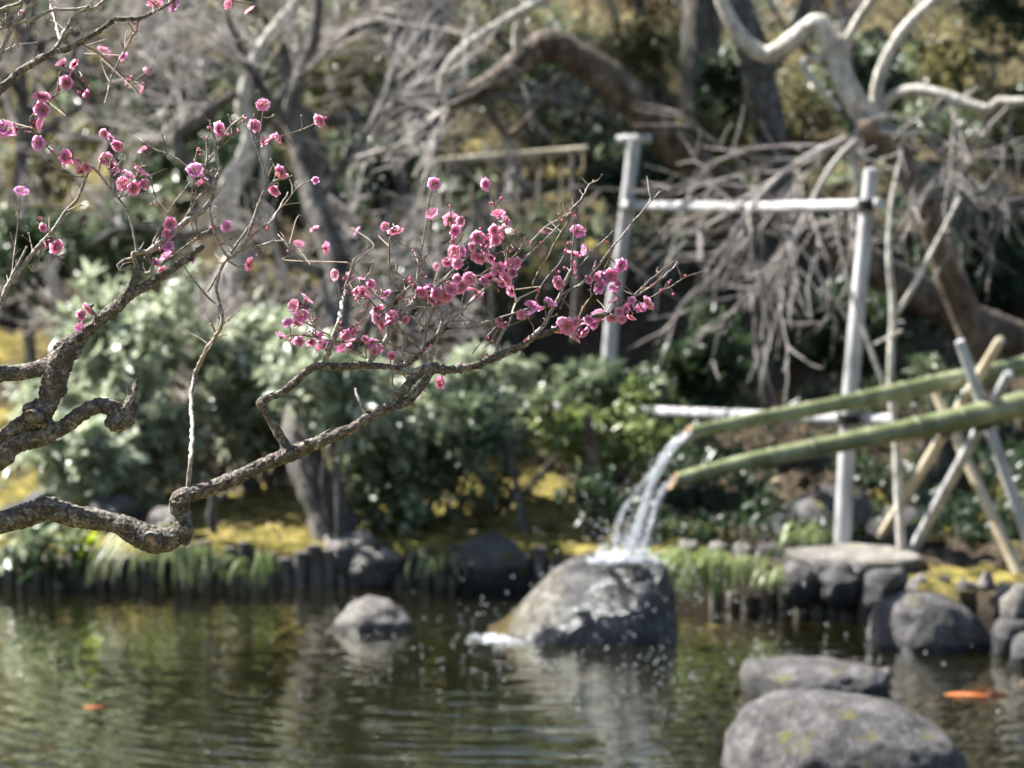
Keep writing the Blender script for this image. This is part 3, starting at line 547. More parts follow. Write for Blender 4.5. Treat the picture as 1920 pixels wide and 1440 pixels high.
SH = [ # px0 px1 py0 py1 Y mat label n leaf w
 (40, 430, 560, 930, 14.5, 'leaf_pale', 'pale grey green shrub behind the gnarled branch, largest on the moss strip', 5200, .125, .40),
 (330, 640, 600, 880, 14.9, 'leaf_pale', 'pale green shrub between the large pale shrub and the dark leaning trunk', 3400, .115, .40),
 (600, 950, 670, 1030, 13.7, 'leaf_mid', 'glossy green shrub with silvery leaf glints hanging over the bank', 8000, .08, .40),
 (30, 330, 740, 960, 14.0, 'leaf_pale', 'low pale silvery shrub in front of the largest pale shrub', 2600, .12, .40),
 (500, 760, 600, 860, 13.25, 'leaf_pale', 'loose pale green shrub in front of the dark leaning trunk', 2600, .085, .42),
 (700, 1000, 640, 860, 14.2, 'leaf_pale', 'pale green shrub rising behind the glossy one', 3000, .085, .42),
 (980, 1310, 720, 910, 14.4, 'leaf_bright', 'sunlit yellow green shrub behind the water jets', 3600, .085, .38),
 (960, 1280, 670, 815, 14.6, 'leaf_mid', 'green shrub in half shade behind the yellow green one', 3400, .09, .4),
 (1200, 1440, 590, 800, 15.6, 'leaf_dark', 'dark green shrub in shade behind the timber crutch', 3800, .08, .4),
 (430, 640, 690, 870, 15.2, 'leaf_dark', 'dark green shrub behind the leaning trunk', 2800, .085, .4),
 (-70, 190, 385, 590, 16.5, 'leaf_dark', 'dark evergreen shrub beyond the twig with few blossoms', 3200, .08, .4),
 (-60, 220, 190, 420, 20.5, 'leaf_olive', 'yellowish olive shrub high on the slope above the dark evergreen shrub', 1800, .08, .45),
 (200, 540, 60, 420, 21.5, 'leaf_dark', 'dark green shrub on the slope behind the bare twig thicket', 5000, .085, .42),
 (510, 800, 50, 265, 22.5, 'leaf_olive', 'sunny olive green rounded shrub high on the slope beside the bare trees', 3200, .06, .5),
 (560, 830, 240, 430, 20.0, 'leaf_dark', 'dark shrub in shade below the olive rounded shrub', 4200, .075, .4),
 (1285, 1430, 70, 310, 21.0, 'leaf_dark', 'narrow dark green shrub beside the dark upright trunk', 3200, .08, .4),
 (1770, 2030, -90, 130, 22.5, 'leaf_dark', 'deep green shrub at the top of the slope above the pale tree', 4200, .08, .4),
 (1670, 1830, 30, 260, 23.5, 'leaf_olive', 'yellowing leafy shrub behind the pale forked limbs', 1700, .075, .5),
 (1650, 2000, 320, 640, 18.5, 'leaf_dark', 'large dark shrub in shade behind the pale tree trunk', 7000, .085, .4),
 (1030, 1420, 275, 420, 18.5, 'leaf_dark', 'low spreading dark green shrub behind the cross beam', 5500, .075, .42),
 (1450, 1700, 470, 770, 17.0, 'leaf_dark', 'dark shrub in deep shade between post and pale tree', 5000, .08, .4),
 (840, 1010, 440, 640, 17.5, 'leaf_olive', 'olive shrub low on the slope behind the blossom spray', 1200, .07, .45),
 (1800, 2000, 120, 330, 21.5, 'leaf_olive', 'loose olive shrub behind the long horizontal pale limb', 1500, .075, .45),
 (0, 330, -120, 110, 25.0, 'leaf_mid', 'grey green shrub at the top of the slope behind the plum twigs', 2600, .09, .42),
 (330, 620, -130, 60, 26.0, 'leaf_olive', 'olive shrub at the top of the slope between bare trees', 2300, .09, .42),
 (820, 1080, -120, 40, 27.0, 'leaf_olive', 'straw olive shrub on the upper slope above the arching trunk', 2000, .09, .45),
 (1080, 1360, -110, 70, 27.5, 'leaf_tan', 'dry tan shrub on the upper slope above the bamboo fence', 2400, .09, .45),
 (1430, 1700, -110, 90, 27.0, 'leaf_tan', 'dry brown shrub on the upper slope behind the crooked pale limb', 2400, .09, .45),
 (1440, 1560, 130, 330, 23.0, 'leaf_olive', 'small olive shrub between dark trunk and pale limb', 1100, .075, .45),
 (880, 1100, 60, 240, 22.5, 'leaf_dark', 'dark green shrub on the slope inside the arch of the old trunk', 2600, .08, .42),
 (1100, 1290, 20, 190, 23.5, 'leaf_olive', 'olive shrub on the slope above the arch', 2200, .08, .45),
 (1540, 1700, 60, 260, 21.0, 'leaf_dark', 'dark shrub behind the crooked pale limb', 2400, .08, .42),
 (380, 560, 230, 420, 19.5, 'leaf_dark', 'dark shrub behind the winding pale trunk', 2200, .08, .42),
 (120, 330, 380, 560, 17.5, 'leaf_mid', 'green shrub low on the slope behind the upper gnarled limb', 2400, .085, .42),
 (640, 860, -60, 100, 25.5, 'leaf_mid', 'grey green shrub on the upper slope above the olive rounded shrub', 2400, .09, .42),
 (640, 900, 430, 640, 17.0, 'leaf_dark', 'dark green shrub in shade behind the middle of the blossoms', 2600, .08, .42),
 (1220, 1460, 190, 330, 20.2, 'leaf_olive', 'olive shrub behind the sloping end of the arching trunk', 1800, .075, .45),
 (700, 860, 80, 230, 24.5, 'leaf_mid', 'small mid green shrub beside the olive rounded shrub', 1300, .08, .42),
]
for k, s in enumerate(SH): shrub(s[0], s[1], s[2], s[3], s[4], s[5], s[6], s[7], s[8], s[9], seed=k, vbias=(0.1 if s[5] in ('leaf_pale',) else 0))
shrub(-40, 175, 985, 1075, 12.98, 'leaf_mid', 'low shiny broad leaved plant overhanging the log edging', 170, .10, .5, name='leafy_plant', cat='plant', seed=60, lump=6, vbias=.25, per=5)
shrub(140, 182, 1005, 1060, 12.95, 'leaf_lime', 'little vivid lime green plant at the end of the broad leaved plant', 36, .085, .55, name='leafy_plant', cat='plant', seed=61, lump=3, vbias=.2, per=4)
shrub(10, 120, 1040, 1105, 12.9, 'leaf_dark', 'dark leafy plant hanging down to the water below the broad leaved plant', 90, .08, .5, name='leafy_plant', cat='plant', seed=62, lump=4, per=4)
shrub(1040, 1190, 885, 1000, 13.25, 'leaf_dark', 'small dark plant on the moss behind the splash', 320, .075, .35, name='leafy_plant', cat='plant', seed=63, lump=5)
shrub(1690, 1790, 640, 760, 14.5, 'leaf_mid', 'tiny green sprig in the shade beside the forked sapling', 120, .07, .4, name='leafy_plant', cat='plant', seed=64, lump=4)
shrub(840, 1010, 860, 960, 13.95, 'leaf_tan', 'small dry beige leaved bush on the moss under the glossy shrub', 500, .05, .5, seed=65, lump=5)

def tuft(px, py, d, n, L, label, lean=(0, -1), group=None, vb=0.0, spread=0.05):
    b = at(px, py, d); b.z = max(b.z, 0.05); rs = np.random.default_rng(int(px * 7 + py)); e = MB()
    for k in range(n):
        a = rs.uniform(0, 6.28); dr = Vector((math.cos(a) * .7 + lean[0] * .8, math.sin(a) * .5 + lean[1] * .7, 0)); l = L * rs.uniform(.6, 1.15); h = l * rs.uniform(.45, .8)
        p0 = b + Vector((rs.normal(0, spread), rs.normal(0, spread * .6), -.02)); P = [p0, p0 + dr * l * .25 + Vector((0, 0, h * .7)), p0 + dr * l * .6 + Vector((0, 0, h * .75)), p0 + dr * l * .95 + Vector((0, 0, h * .15)), p0 + dr * l * 1.05 - Vector((0, 0, h * .35))]
        P, r = smooth_path(P, [.004, .0045, .004, .003, .0008], l * .12); s = np.cross(np.array(dr), [0, 0, 1.]); s /= np.linalg.norm(s) + 1e-9
        V = np.stack([P - s * r[:, None] * 1.2, P + s * r[:, None] * 1.2 + np.array([0, 0, .001])], 1).reshape(-1, 3); i = np.arange(len(P) - 1) * 2
        e.add(V, np.stack([i, i + 1, i + 3, i + 2], 1), np.full(len(V), float(np.clip(rs.normal(.5 + vb, .2), 0, 1))))
    o = e.build('grass_tuft', 'grass', None, True); o['kind'] = 'thing'; tag(o, label, 'grass'); return o
tuft(290, 1045, 13.0, 46, .40, 'arching pale sedge tuft hanging over the logs under the cut branch stub', vb=.15)
tuft(350, 1060, 12.95, 20, .26, 'smaller sedge tuft beside the arching pale sedge', (.5, -.8))
tuft(480, 1070, 12.95, 28, .24, 'dark green sedge tuft on the logs below the sunny moss', (-.6, -.7), vb=-.1)
tuft(810, 1060, 12.9, 22, .22, 'sedge tuft beneath the glossy green shrub', (.3, -.9))
tuft(1290, 1080, 12.2, 160, .30, 'fresh green grass tuft on the bank beside the wet boulder', (-.2, -.8), vb=-.05, spread=.14)
tuft(1370, 1075, 12.3, 80, .24, 'fresh green grass tuft between the cobbles and the log piles', (.2, -.8), spread=.1)
tuft(1512, 1010, 12.6, 40, .18, 'thin grass tuft growing beside the post foot', (0, -.4))
tuft(1460, 1085, 12.1, 40, .16, 'yellowish grass tuft on top of the short log piles', (0, -.8), vb=.2)

# ------------------------------------------------------------------ trees
def twigs(mb, start, d, length, rad, level, rs, droop=0.0, sides=4, spread=0.55, kids=3):
    rad = max(rad, .0045)
    n = 6; P = [np.array(start)]; d = np.array(d, float); d /= np.linalg.norm(d)
    for k in range(n):
        d = d + rs.normal(0, 0.11, 3) + np.array([0, 0, -droop]); d /= np.linalg.norm(d); P.append(P[-1] + d * length / n)
    P = np.array(P); r = np.linspace(rad, rad * .5, n + 1); tube(mb, P, r, sides, cap=False)
    if level > 0:
        for k in range(kids):
            i = rs.integers(1, n + 1); dd = (P[i] - P[i - 1]) / np.linalg.norm(P[i] - P[i - 1]) + rs.normal(0, spread, 3)
            twigs(mb, P[i], dd, length * rs.uniform(.5, .8), r[i] * .75, level - 1, rs, droop, max(3, sides - 1), spread, kids)
def tree(name, label, cat, limbs, base, mat, twig_spec=(), seed=0, twig_mat='bare_twig'):
    """limbs: list of (part name, [(px,py,Y,radius m)...], material or None)"""
    e = thing(name, base, label, cat); rs = np.random.default_rng(300 + seed)
    for nm, pts, mt in limbs:
        mb = MB(); pp = [aty(x, y, Y) for x, y, Y, r in pts]; P, r = smooth_path(pp, [q[3] for q in pts], max(.03, min(q[3] for q in pts) * .8)); tube(mb, P, r, 14, 0.10, 9); mb.build(nm, mt or mat, e)
    if twig_spec:
        mb = MB()
        for (x, y, Y, dx, dz, L, r, lev, cnt, droop) in twig_spec:
            for k in range(cnt):
                d = np.array([dx, 0, dz], float); d /= np.linalg.norm(d); d += rs.normal(0, .32, 3)
                twigs(mb, np.array(aty(x, y, Y)), d, L * rs.uniform(.7, 1.2), r, lev, rs, droop)
        tag(mb.build('twigs', twig_mat, e), kind='stuff')
    return e
bA = gpt(aty(1960, 680, 16.5).x, 16.5)
tree('arching_tree', 'old dark tree with a thick trunk arching low and resting on the timber crutch', 'tree', [
 ('trunk', [(1990, 690, 16.6, .17), (1913, 645, 16.5, .15), (1780, 580, 16.3, .13), (1640, 505, 16.1, .135), (1460, 415, 15.9, .13), (1350, 350, 15.7, .128), (1280, 290, 15.5, .125), (1205, 212, 15.25, .125), (1150, 155, 15.2, .12), (1100, 118, 15.2, .115), (1030, 84, 15.2, .115), (985, 112, 15.2, .10), (930, 150, 15.1, .08), (870, 182, 15.0, .065), (838, 192, 15.0, .05)], None),
 ('branch', [(845, 188, 15, .045), (828, 155, 15, .034), (860, 100, 14.9, .034), (930, 50, 14.9, .036), (1010, 4, 14.8, .036), (1100, -60, 14.8, .03)], 'bark_pale'),
 ('branch', [(975, 110, 15.15, .04), (970, 60, 15.1, .033), (985, 10, 15, .03), (975, -60, 15, .025)], 'bark_pale'),
 ('branch', [(900, 170, 15.05, .04), (950, 250, 14.9, .028), (1000, 210, 14.8, .02), (1050, 140, 14.8, .012)], 'bark_brown')],
 bA, 'bark_old', [(845, 190, 15, -.5, -.6, .7, .012, 2, 4, .05), (950, 250, 14.9, 0, -.6, .5, .01, 2, 3, .06), (900, 80, 14.9, -.3, .5, .8, .012, 2, 3, 0), (985, 20, 15, -.4, .4, .8, .012, 2, 2, 0)], 1)
bB = gpt(aty(1850, 700, 14.6).x, 14.6)
tree('pale_tree', 'pale barked tree with crooked forked limbs and drooping bare twigs over the pipes', 'tree', [
 ('trunk', [(1870, 760, 14.6, .13), (1840, 660, 14.6, .115), (1790, 540, 14.5, .10), (1745, 410, 14.4, .09), (1690, 305, 14.3, .08), (1645, 245, 14.2, .078), (1635, 236, 14.18, .07)], 'bark_brown'),  # darker bark puts the lower trunk's shade into its colour
 ('limb', [(1650, 255, 14.2, .07), (1640, 240, 14.2, .078), (1600, 185, 14.1, .075), (1570, 120, 14.1, .065), (1548, 60, 14.1, .06), (1530, 42, 14.1, .055), (1482, 78, 14.2, .06), (1440, 103, 14.3, .055), (1400, 80, 14.3, .05), (1368, 35, 14.3, .045), (1345, -20, 14.3, .04), (1320, -90, 14.3, .03)], 'bark_pale'),
 ('cut_stub', [(1640, 245, 14.1, .06), (1626, 240, 13.95, .058), (1622, 238, 13.9, .05)], 'cut_wood'),
 ('branch', [(1640, 225, 14.15, .04), (1650, 140, 14.1, .037), (1690, 62, 14.1, .035), (1755, -4, 14.1, .033), (1850, -90, 14.1, .026)], 'bark_pale'),
 ('branch', [(1645, 225, 14.15, .04), (1668, 185, 14.1, .036), (1710, 168, 14.0, .034), (1770, 178, 13.9, .033), (1850, 205, 13.8, .032), (1872, 190, 13.8, .03), (1925, 190, 13.7, .028), (2040, 170, 13.6, .02)], 'bark_pale'),
 ('branch', [(1572, 115, 14.1, .036), (1600, 55, 14.0, .034), (1640, -10, 13.9, .03), (1680, -80, 13.9, .024)], 'bark_pale'),
 ('branch', [(1615, 230, 14.1, .026), (1602, 270, 14.0, .024), (1600, 315, 14.0, .022), (1613, 350, 14.0, .018)], 'bark_pale'),
 ('branch', [(1560, 110, 14.15, .03), (1505, 120, 14.1, .02), (1575, 205, 14.0, .016)], 'bark_pale'),
 ('branch', [(1625, 245, 14.0, .022), (1520, 290, 13.9, .018), (1440, 350, 13.8, .014), (1370, 440, 13.7, .008)], 'bare_twig'),
 ('branch', [(1625, 245, 14.0, .020), (1560, 310, 13.8, .016), (1500, 420, 13.7, .012), (1440, 520, 13.6, .006)], 'bare_twig'),
 ('branch', [(1640, 245, 14.0, .020), (1710, 250, 13.9, .016), (1760, 210, 13.8, .012), (1840, 160, 13.7, .006)], 'bare_twig')],
 bB, 'bark_brown',
 [(1560, 275, 13.95, -.8, -.5, .8, .008, 2, 3, .01), (1500, 320, 13.9, -.8, -.6, .8, .008, 2, 3, .01), (1440, 360, 13.8, -.7, -.7, .6, .007, 2, 4, .015), (1520, 400, 13.7, -.6, -.7, .6, .007, 2, 3, .015), (1470, 470, 13.7, -.5, -.7, .5, .006, 2, 4, .015),
  (1730, 250, 13.9, .6, -.5, .6, .007, 2, 5, .02), (1850, 205, 13.8, -.5, -.7, .7, .008, 2, 3, .01), (1900, 190, 13.8, -.6, -.7, .8, .008, 2, 3, .01), (1780, 180, 13.9, -.5, -.6, .5, .007, 2, 3, .01), (1610, 345, 14.0, -.3, -.8, .5, .007, 2, 4, .03)], 2)
bD = gpt(aty(1450, 380, 20.5).x, 20.5)
tree('dark_trunk_tree', 'dark bluish grey upright trunk standing behind the pale crooked limb', 'tree', [
 ('trunk', [(1455, 430, 20.5, .20), (1445, 300, 20.5, .17), (1430, 180, 20.5, .16), (1410, 90, 20.5, .15), (1370, -20, 20.5, .14), (1340, -150, 20.5, .12)], None),
 ('branch', [(1425, 150, 20.4, .07), (1490, 60, 20.3, .06), (1530, -60, 20.2, .05)], None)], bD, 'bark_grey', [(1370, -20, 20.5, .5, .6, 1.2, .02, 2, 4, 0)], 3)
bC = gpt(aty(600, 985, 13.4).x, 13.4)
tree('leaning_tree', 'bare tree with a thick dark trunk leaning out of the sunny moss strip', 'tree', [
 ('trunk', [(632, 1000, 13.4, .17), (612, 950, 13.4, .135), (575, 870, 13.45, .115), (562, 790, 13.6, .105), (612, 690, 13.8, .10), (632, 560, 14.0, .095), (622, 470, 14.1, .085), (590, 385, 14.2, .075), (565, 290, 14.3, .065), (545, 215, 14.3, .055), (560, 150, 14.3, .045), (590, 60, 14.4, .04), (600, -60, 14.4, .03)], 'bark_grey'),
 ('branch', [(628, 520, 14.05, .05), (540, 480, 14.0, .035), (520, 420, 13.9, .028), (480, 350, 13.9, .022)], 'bark_grey'),
 ('branch', [(588, 380, 14.2, .04), (650, 300, 14.2, .03), (720, 180, 14.2, .022), (740, 60, 14.2, .016)], 'bark_grey'),
 ('branch', [(555, 250, 14.3, .035), (480, 150, 14.3, .028), (430, 40, 14.3, .02), (420, -50, 14.3, .014)], 'bark_grey')],
 bC, 'bark_brown', [(540, 480, 14, -.4, .5, .6, .009, 2, 5, 0), (650, 300, 14.2, .5, .4, .7, .010, 2, 5, 0), (720, 180, 14.2, .3, .6, .7, .010, 2, 5, 0), (480, 150, 14.3, -.5, .4, .7, .010, 2, 5, 0), (560, 150, 14.3, .2, .6, .8, .010, 2, 5, 0), (620, 470, 14.1, .6, -.1, .6, .009, 2, 4, 0)], 4)
bE = gpt(aty(430, 640, 17).x, 17)
tree('winding_tree', 'sunlit bare tree with a pale winding trunk behind the upright plum twigs', 'tree', [
 ('trunk', [(400, 700, 17, .13), (415, 560, 17, .115), (450, 470, 17, .10), (425, 400, 16.9, .105), (425, 360, 16.9, .10), (458, 305, 16.9, .085), (470, 250, 16.9, .07), (455, 190, 16.9, .06), (490, 90, 16.9, .05), (560, 0, 16.9, .045), (600, -80, 16.9, .035)], 'bark_pale'),
 ('branch', [(470, 260, 16.9, .05), (520, 190, 16.8, .045), (570, 130, 16.8, .04), (640, 70, 16.8, .032), (740, 30, 16.8, .024)], 'bark_grey'),
 ('branch', [(425, 380, 16.9, .06), (330, 270, 16.9, .055), (380, 220, 16.9, .05), (440, 175, 16.8, .04)], 'bark_grey'),
 ('branch', [(430, 420, 17, .05), (350, 440, 16.9, .04), (230, 430, 16.8, .034), (150, 470, 16.8, .028), (60, 480, 16.7, .02)], 'bark_grey'),
 ('branch', [(500, 300, 16.9, .03), (503, 250, 16.8, .028), (495, 380, 16.8, .03), (520, 470, 16.8, .03), (545, 560, 16.8, .03)], 'bark_pale')],
 bE, 'bark_pale', [(330, 270, 16.9, -.6, .5, .9, .012, 2, 6, 0), (230, 430, 16.8, -.4, .5, .8, .010, 2, 5, 0), (100, 480, 16.8, -.3, .6, .8, .010, 2, 5, 0), (560, 130, 16.8, .3, .6, .9, .012, 2, 6, 0), (490, 90, 16.9, -.6, .4, 1.0, .012, 2, 6, 0), (400, 200, 16.9, -.8, .3, 1.0, .012, 2, 5, 0), (680, 50, 16.8, .4, .5, .9, .011, 2, 5, 0)], 5)
def loose_tree(px, py, Y, label, seed, h=3.0, n=5, mat='bark_grey'):
    b = gpt(aty(px, py, Y).x, Y); rs = np.random.default_rng(500 + seed); e = thing('bare_tree', b, label, 'tree')
    P = [b - Vector((0, 0, .1))]; d = Vector((rs.normal(0, .12), 0, 1))
    for k in range(6): d = (d + Vector((rs.normal(0, .22), rs.normal(0, .15), .15))).normalized(); P.append(P[-1] + d * h / 6)
    PP, r = smooth_path(P, np.linspace(.085, .03, 7), .06); mb = MB(); tube(mb, PP, r, 10, .1, 9); mb.build('trunk', mat, e)
    tw = MB()
    for k in range(n):
        i = int(len(PP) * rs.uniform(.22, .98)); a = rs.uniform(0, 6.28); dd = Vector((math.cos(a), math.sin(a) * .6, rs.uniform(.1, .8))).normalized(); Q = [Vector(PP[i])]
        for q in range(4): dd = (dd + Vector((rs.normal(0, .25), rs.normal(0, .2), rs.normal(.05, .2)))).normalized(); Q.append(Q[-1] + dd * h * .14)
        QQ, qr = smooth_path(Q, np.linspace(r[i] * .7, .010, 5), .06); mb = MB(); tube(mb, QQ, qr, 8, .08, 12); mb.build('branch', mat, e)
        for q in (2, 3, 4):
            for z in range(3): twigs(tw, np.array(Q[q]), np.array(dd) + rs.normal(0, .6, 3), h * .22, .009, 2, rs, 0)
    tag(tw.build('twigs', 'bare_twig', e), kind='stuff'); return e
loose_tree(60, 400, 19.0, 'bare grey tree on the slope behind the thin plum twigs', 1, 3.4, 7)
loose_tree(230, 430, 20.0, 'bare grey tree on the slope behind the winding pale tree', 2, 3.6, 7)
loose_tree(690, 500, 18.5, 'bare grey tree on the shaded slope between leaning and arching trees', 3, 3.0, 8)
loose_tree(790, 420, 19.5, 'bare tree below the olive rounded shrub beside the fence end', 4, 2.6, 7)
loose_tree(960, 380, 18.0, 'bare twiggy tree under the arch of the old trunk', 5, 1.4, 4)
loose_tree(340, 330, 23.0, 'bare tree near the top of the slope behind dark green shrub', 6, 3.2, 7)
loose_tree(560, 560, 16.2, 'low bare twiggy tree just above the pale shrubs', 7, 1.3, 9)
loose_tree(720, 660, 15.6, 'low bare twiggy tree behind the fork of the blossom branch', 8, 1.1, 8)
loose_tree(250, 600, 15.8, 'low bare twiggy tree behind the largest pale shrub', 9, 1.2, 8)
loose_tree(1240, 200, 24.0, 'small bare tree on the dry upper slope beside the fence', 10, 2.4, 6)
loose_tree(1640, 300, 22.0, 'bare tree on the upper slope behind the pale forked limbs', 11, 2.8, 6)
def sapling(name, label, paths, mat='bark_pale'):
    e = thing(name, aty(*paths[0][0][:3]), label, 'sapling')
    for k, pts in enumerate(paths):
        mb = MB(); P, r = smooth_path([aty(x, y, Y) for x, y, Y, q in pts], [q[3] for q in pts], .04); tube(mb, P, r, 9, .06, 14); mb.build('stem' if k == 0 else 'branch', mat, e)
    return e
sapling('sapling', 'slender forked beige sapling rising through the pipes beside the tall post', [
 [(1692, 1050, 12.35, .026), (1684, 913, 12.35, .025), (1680, 830, 12.35, .022), (1670, 713, 12.35, .021), (1674, 580, 12.35, .02), (1667, 480, 12.35, .018), (1672, 380, 12.35, .014), (1690, 290, 12.35, .008)],
 [(1678, 592, 12.35, .016), (1705, 550, 12.3, .015), (1743, 480, 12.3, .013), (1800, 370, 12.3, .008)],
 [(1664, 740, 12.35, .014), (1645, 690, 12.3, .013), (1622, 625, 12.3, .012), (1600, 560, 12.3, .01), (1560, 400, 12.3, .006)],
 [(1590, 600, 12.3, .012), (1550, 540, 12.2, .01), (1513, 480, 12.2, .008), (1450, 420, 12.2, .005)],
 [(1672, 632, 12.35, .009), (1690, 620, 12.3, .008), (1640, 645, 12.3, .008)]])
sapling('sapling', 'grey slightly bent sapling stem behind the upper bamboo pipe', [[(1448, 800, 14.4, .034), (1440, 740, 14.4, .033), (1424, 670, 14.4, .031), (1420, 600, 14.4, .03), (1428, 520, 14.4, .028), (1430, 420, 14.4, .02)], [(1428, 520, 14.4, .015), (1380, 500, 14.3, .012), (1330, 560, 14.2, .006)]], 'bark_grey')
sapling('sapling', 'thin grey sapling growing from the sunny moss beside the black stone', [[(985, 1015, 13.5, .030), (975, 960, 13.5, .026), (965, 890, 13.5, .02), (950, 820, 13.5, .012)], [(972, 940, 13.5, .018), (1020, 880, 13.4, .012), (1050, 850, 13.4, .008)]], 'bark_grey')
sapling('sapling', 'short brown twin stem behind the splash on the moss', [[(1112, 1005, 13.6, .055), (1108, 940, 13.6, .05), (1112, 860, 13.6, .04), (1100, 780, 13.6, .03)], [(1095, 990, 13.6, .03), (1085, 930, 13.6, .028), (1092, 870, 13.6, .02)]], 'bark_brown')
sapling('sapling', 'small forked grey sapling on the sunny moss under the branch bend', [[(402, 1000, 13.3, .022), (395, 965, 13.3, .03), (400, 930, 13.3, .026), (380, 890, 13.3, .016)], [(398, 950, 13.3, .016), (430, 915, 13.3, .010)]], 'bark_grey')
sapling('sapling', 'greenish sapling stem behind the blossom tips and post', [[(1078, 640, 15.6, .03), (1082, 480, 15.6, .028), (1076, 340, 15.6, .025), (1074, 280, 15.6, .02)]], 'bark_grey')
sapling('sapling', 'slim grey stem behind the middle of the blossom spray', [[(945, 700, 15, .022), (925, 600, 15, .02), (920, 500, 15, .018), (900, 380, 15, .012)]], 'bark_grey')

# evergreen trees whose crowns stand above the picture and shade the slope
def evergreen(x, y, h, rx, rz, label, seed, n=5200, mat='leaf_dark', lean=(0, 0)):
    b = gpt(x, y); rs = np.random.default_rng(700 + seed); e = thing('evergreen_tree', b, label, 'tree')
    mb = MB(); P, r = smooth_path([b - Vector((0, 0, .2)), b + Vector((.1, 0, h * .55)), b + Vector((lean[0], lean[1] + .1, h * .95))], [.22, .17, .08], .2); tube(mb, P, r, 12, .08, 6); mb.build('trunk', 'bark_grey', e)
    c = np.array(b) + np.array([lean[0], lean[1], h]); lum = [(c + rand_unit(1)[0] * np.array([rx, rx * .8, rz]) * .65, rs.uniform(.3, .5)) for k in range(16)]
    for lc, ls in lum[:8]:
        mb = MB(); s = Vector(P[int(len(P) * rs.uniform(.55, .85))]); P, r = smooth_path([s, s.lerp(Vector(lc), .5) + Vector((0, 0, .2)), Vector(lc)], [.08, .05, .015], .15); tube(mb, P, r, 7); mb.build('limb', 'bark_grey', e)
    pos = np.array([lc + rand_unit(1)[0] * np.array([rx, rx * .8, rz]) * ls * rs.random() ** .4 for k in range(n) for lc, ls in (lum[rs.integers(16)],)])
    mb = MB(); dd = rand_unit(n); dd[:, 2] -= .2; L = .22 * rs.uniform(.6, 1.2, n); leaves(mb, pos, dd, L, L * .5, rs.normal(.45, .2, n)); tag(mb.build('crown', mat, e, False), kind='stuff'); return e
evergreen(-5.4, 19.4, 5.9, 1.9, 1.2, 'evergreen tree beyond the bare thicket whose crown shades the middle of the slope', 1, 6500, lean=(1.7, .2))
evergreen(-3.4, 21.5, 5.8, 1.9, 1.2, 'evergreen tree among the bare trees shading the timber crutch', 2, 6500, lean=(1.4, -.8))
evergreen(-0.9, 22.0, 5.9, 2.0, 1.3, 'evergreen tree behind the olive rounded shrub shading the pale tree foot', 6, 6500, lean=(.6, -.8))
evergreen(1.9, 23.0, 6.0, 2.0, 1.3, 'evergreen tree on the dry slope above the bamboo fence', 7, 6000)
evergreen(3.6, 27.0, 9.5, 2.6, 1.7, 'evergreen tree on the upper slope beyond the pale tree', 3)
evergreen(9.5, 24.0, 9.0, 3.0, 2.0, 'broad evergreen tree on the slope beyond the deep green shrub', 4)
evergreen(-9.0, 28.0, 9.5, 2.8, 1.9, 'broad evergreen tree on the slope beyond the bare trees', 5)

# bamboo fence on the slope
Yf = 21.0
fb = gpt(aty(800, 300, Yf).x, Yf); e = thing('bamboo_fence', fb, 'low open bamboo fence with beige rails crossing the dry slope under the arch', 'fence')
for pts in ([(795, 305, Yf - .3), (1100, 280, Yf)],):
    mb = MB(); P, r = smooth_path([aty(*q) for q in pts], [.036, .034], .2); tube(mb, P, r, 8); mb.build('rail', 'bamboo_dry', e)
for k in range(8):
    x = 800 + k * 42; t = k / 12; Y = Yf - .33 + t * .7; mb = MB(); b = gpt(aty(x, 300, Y).x, Y); P, r = smooth_path([b - Vector((0, 0, .1)), b + Vector((0, 0, .42))], [.012, .011], .2); tube(mb, P, r, 7); mb.build('upright', 'bamboo_dry', e)

# leaf litter and low ground cover: uncountable
mb = MB(); n = 16000; x = rng.uniform(-7, 7, n); y = 13.2 + (rng.random(n) ** 1.3) * 18; k = y > shore(x) + .12; x = x[k]; y = y[k]; z = gz(x, y) + .03; n = len(x)
dd = rand_unit(n); dd[:, 2] *= .35; L = rng.uniform(.03, .08, n); leaves(mb, np.stack([x, y, z], 1), dd, L, L * .5, rng.normal(.45, .25, n)); tag(mb.build('leaf_litter', 'leaf_tan', None, False), 'scattered dry tan leaves lying on the mossy slope', kind='stuff')
mb = MB(); n = 26000; x = rng.uniform(-7, 7, n); y = 14.5 + rng.random(n) * 17; m_ = np.array([mnoise.noise(Vector((a * .8, b * .8, 3))) for a, b in zip(x, y)]); k = (m_ > .12) & (y > shore(x) + 1.9); x = x[k]; y = y[k]; n = len(x)
dd = rand_unit(n); dd[:, 2] = abs(dd[:, 2]) + .3; L = rng.uniform(.05, .12, n); leaves(mb, np.stack([x, y, gz(x, y) + rng.uniform(0, .12, n)], 1), dd, L, L * .4, rng.normal(.4, .2, n)); tag(mb.build('ground_cover', 'leaf_dark', None, False), 'patches of low dark green ground cover on the slope', kind='stuff')

mb = MB(); n = 9000; x = rng.uniform(0.55, 4.6, n); y = 13.0 + rng.random(n) ** 1.2 * 3.4; m_ = np.array([mnoise.noise(Vector((a * 1.3, b * 1.3, 8))) for a, b in zip(x, y)]); k = (m_ > -.12) & (y > shore(x) + .35); x = x[k]; y = y[k]; n = len(x)  # dark leaves added over lit earth to stand in for shade
dd = rand_unit(n); dd[:, 2] = abs(dd[:, 2]) + .3; L = rng.uniform(.05, .11, n); leaves(mb, np.stack([x, y, gz(x, y) + rng.uniform(0, .14, n)], 1), dd, L, L * .4, rng.normal(.32, .2, n)); tag(mb.build('ground_cover', 'leaf_dark', None, False), 'dark green ground cover added to darken the bank under the bamboo pipes behind the slab', kind='stuff')

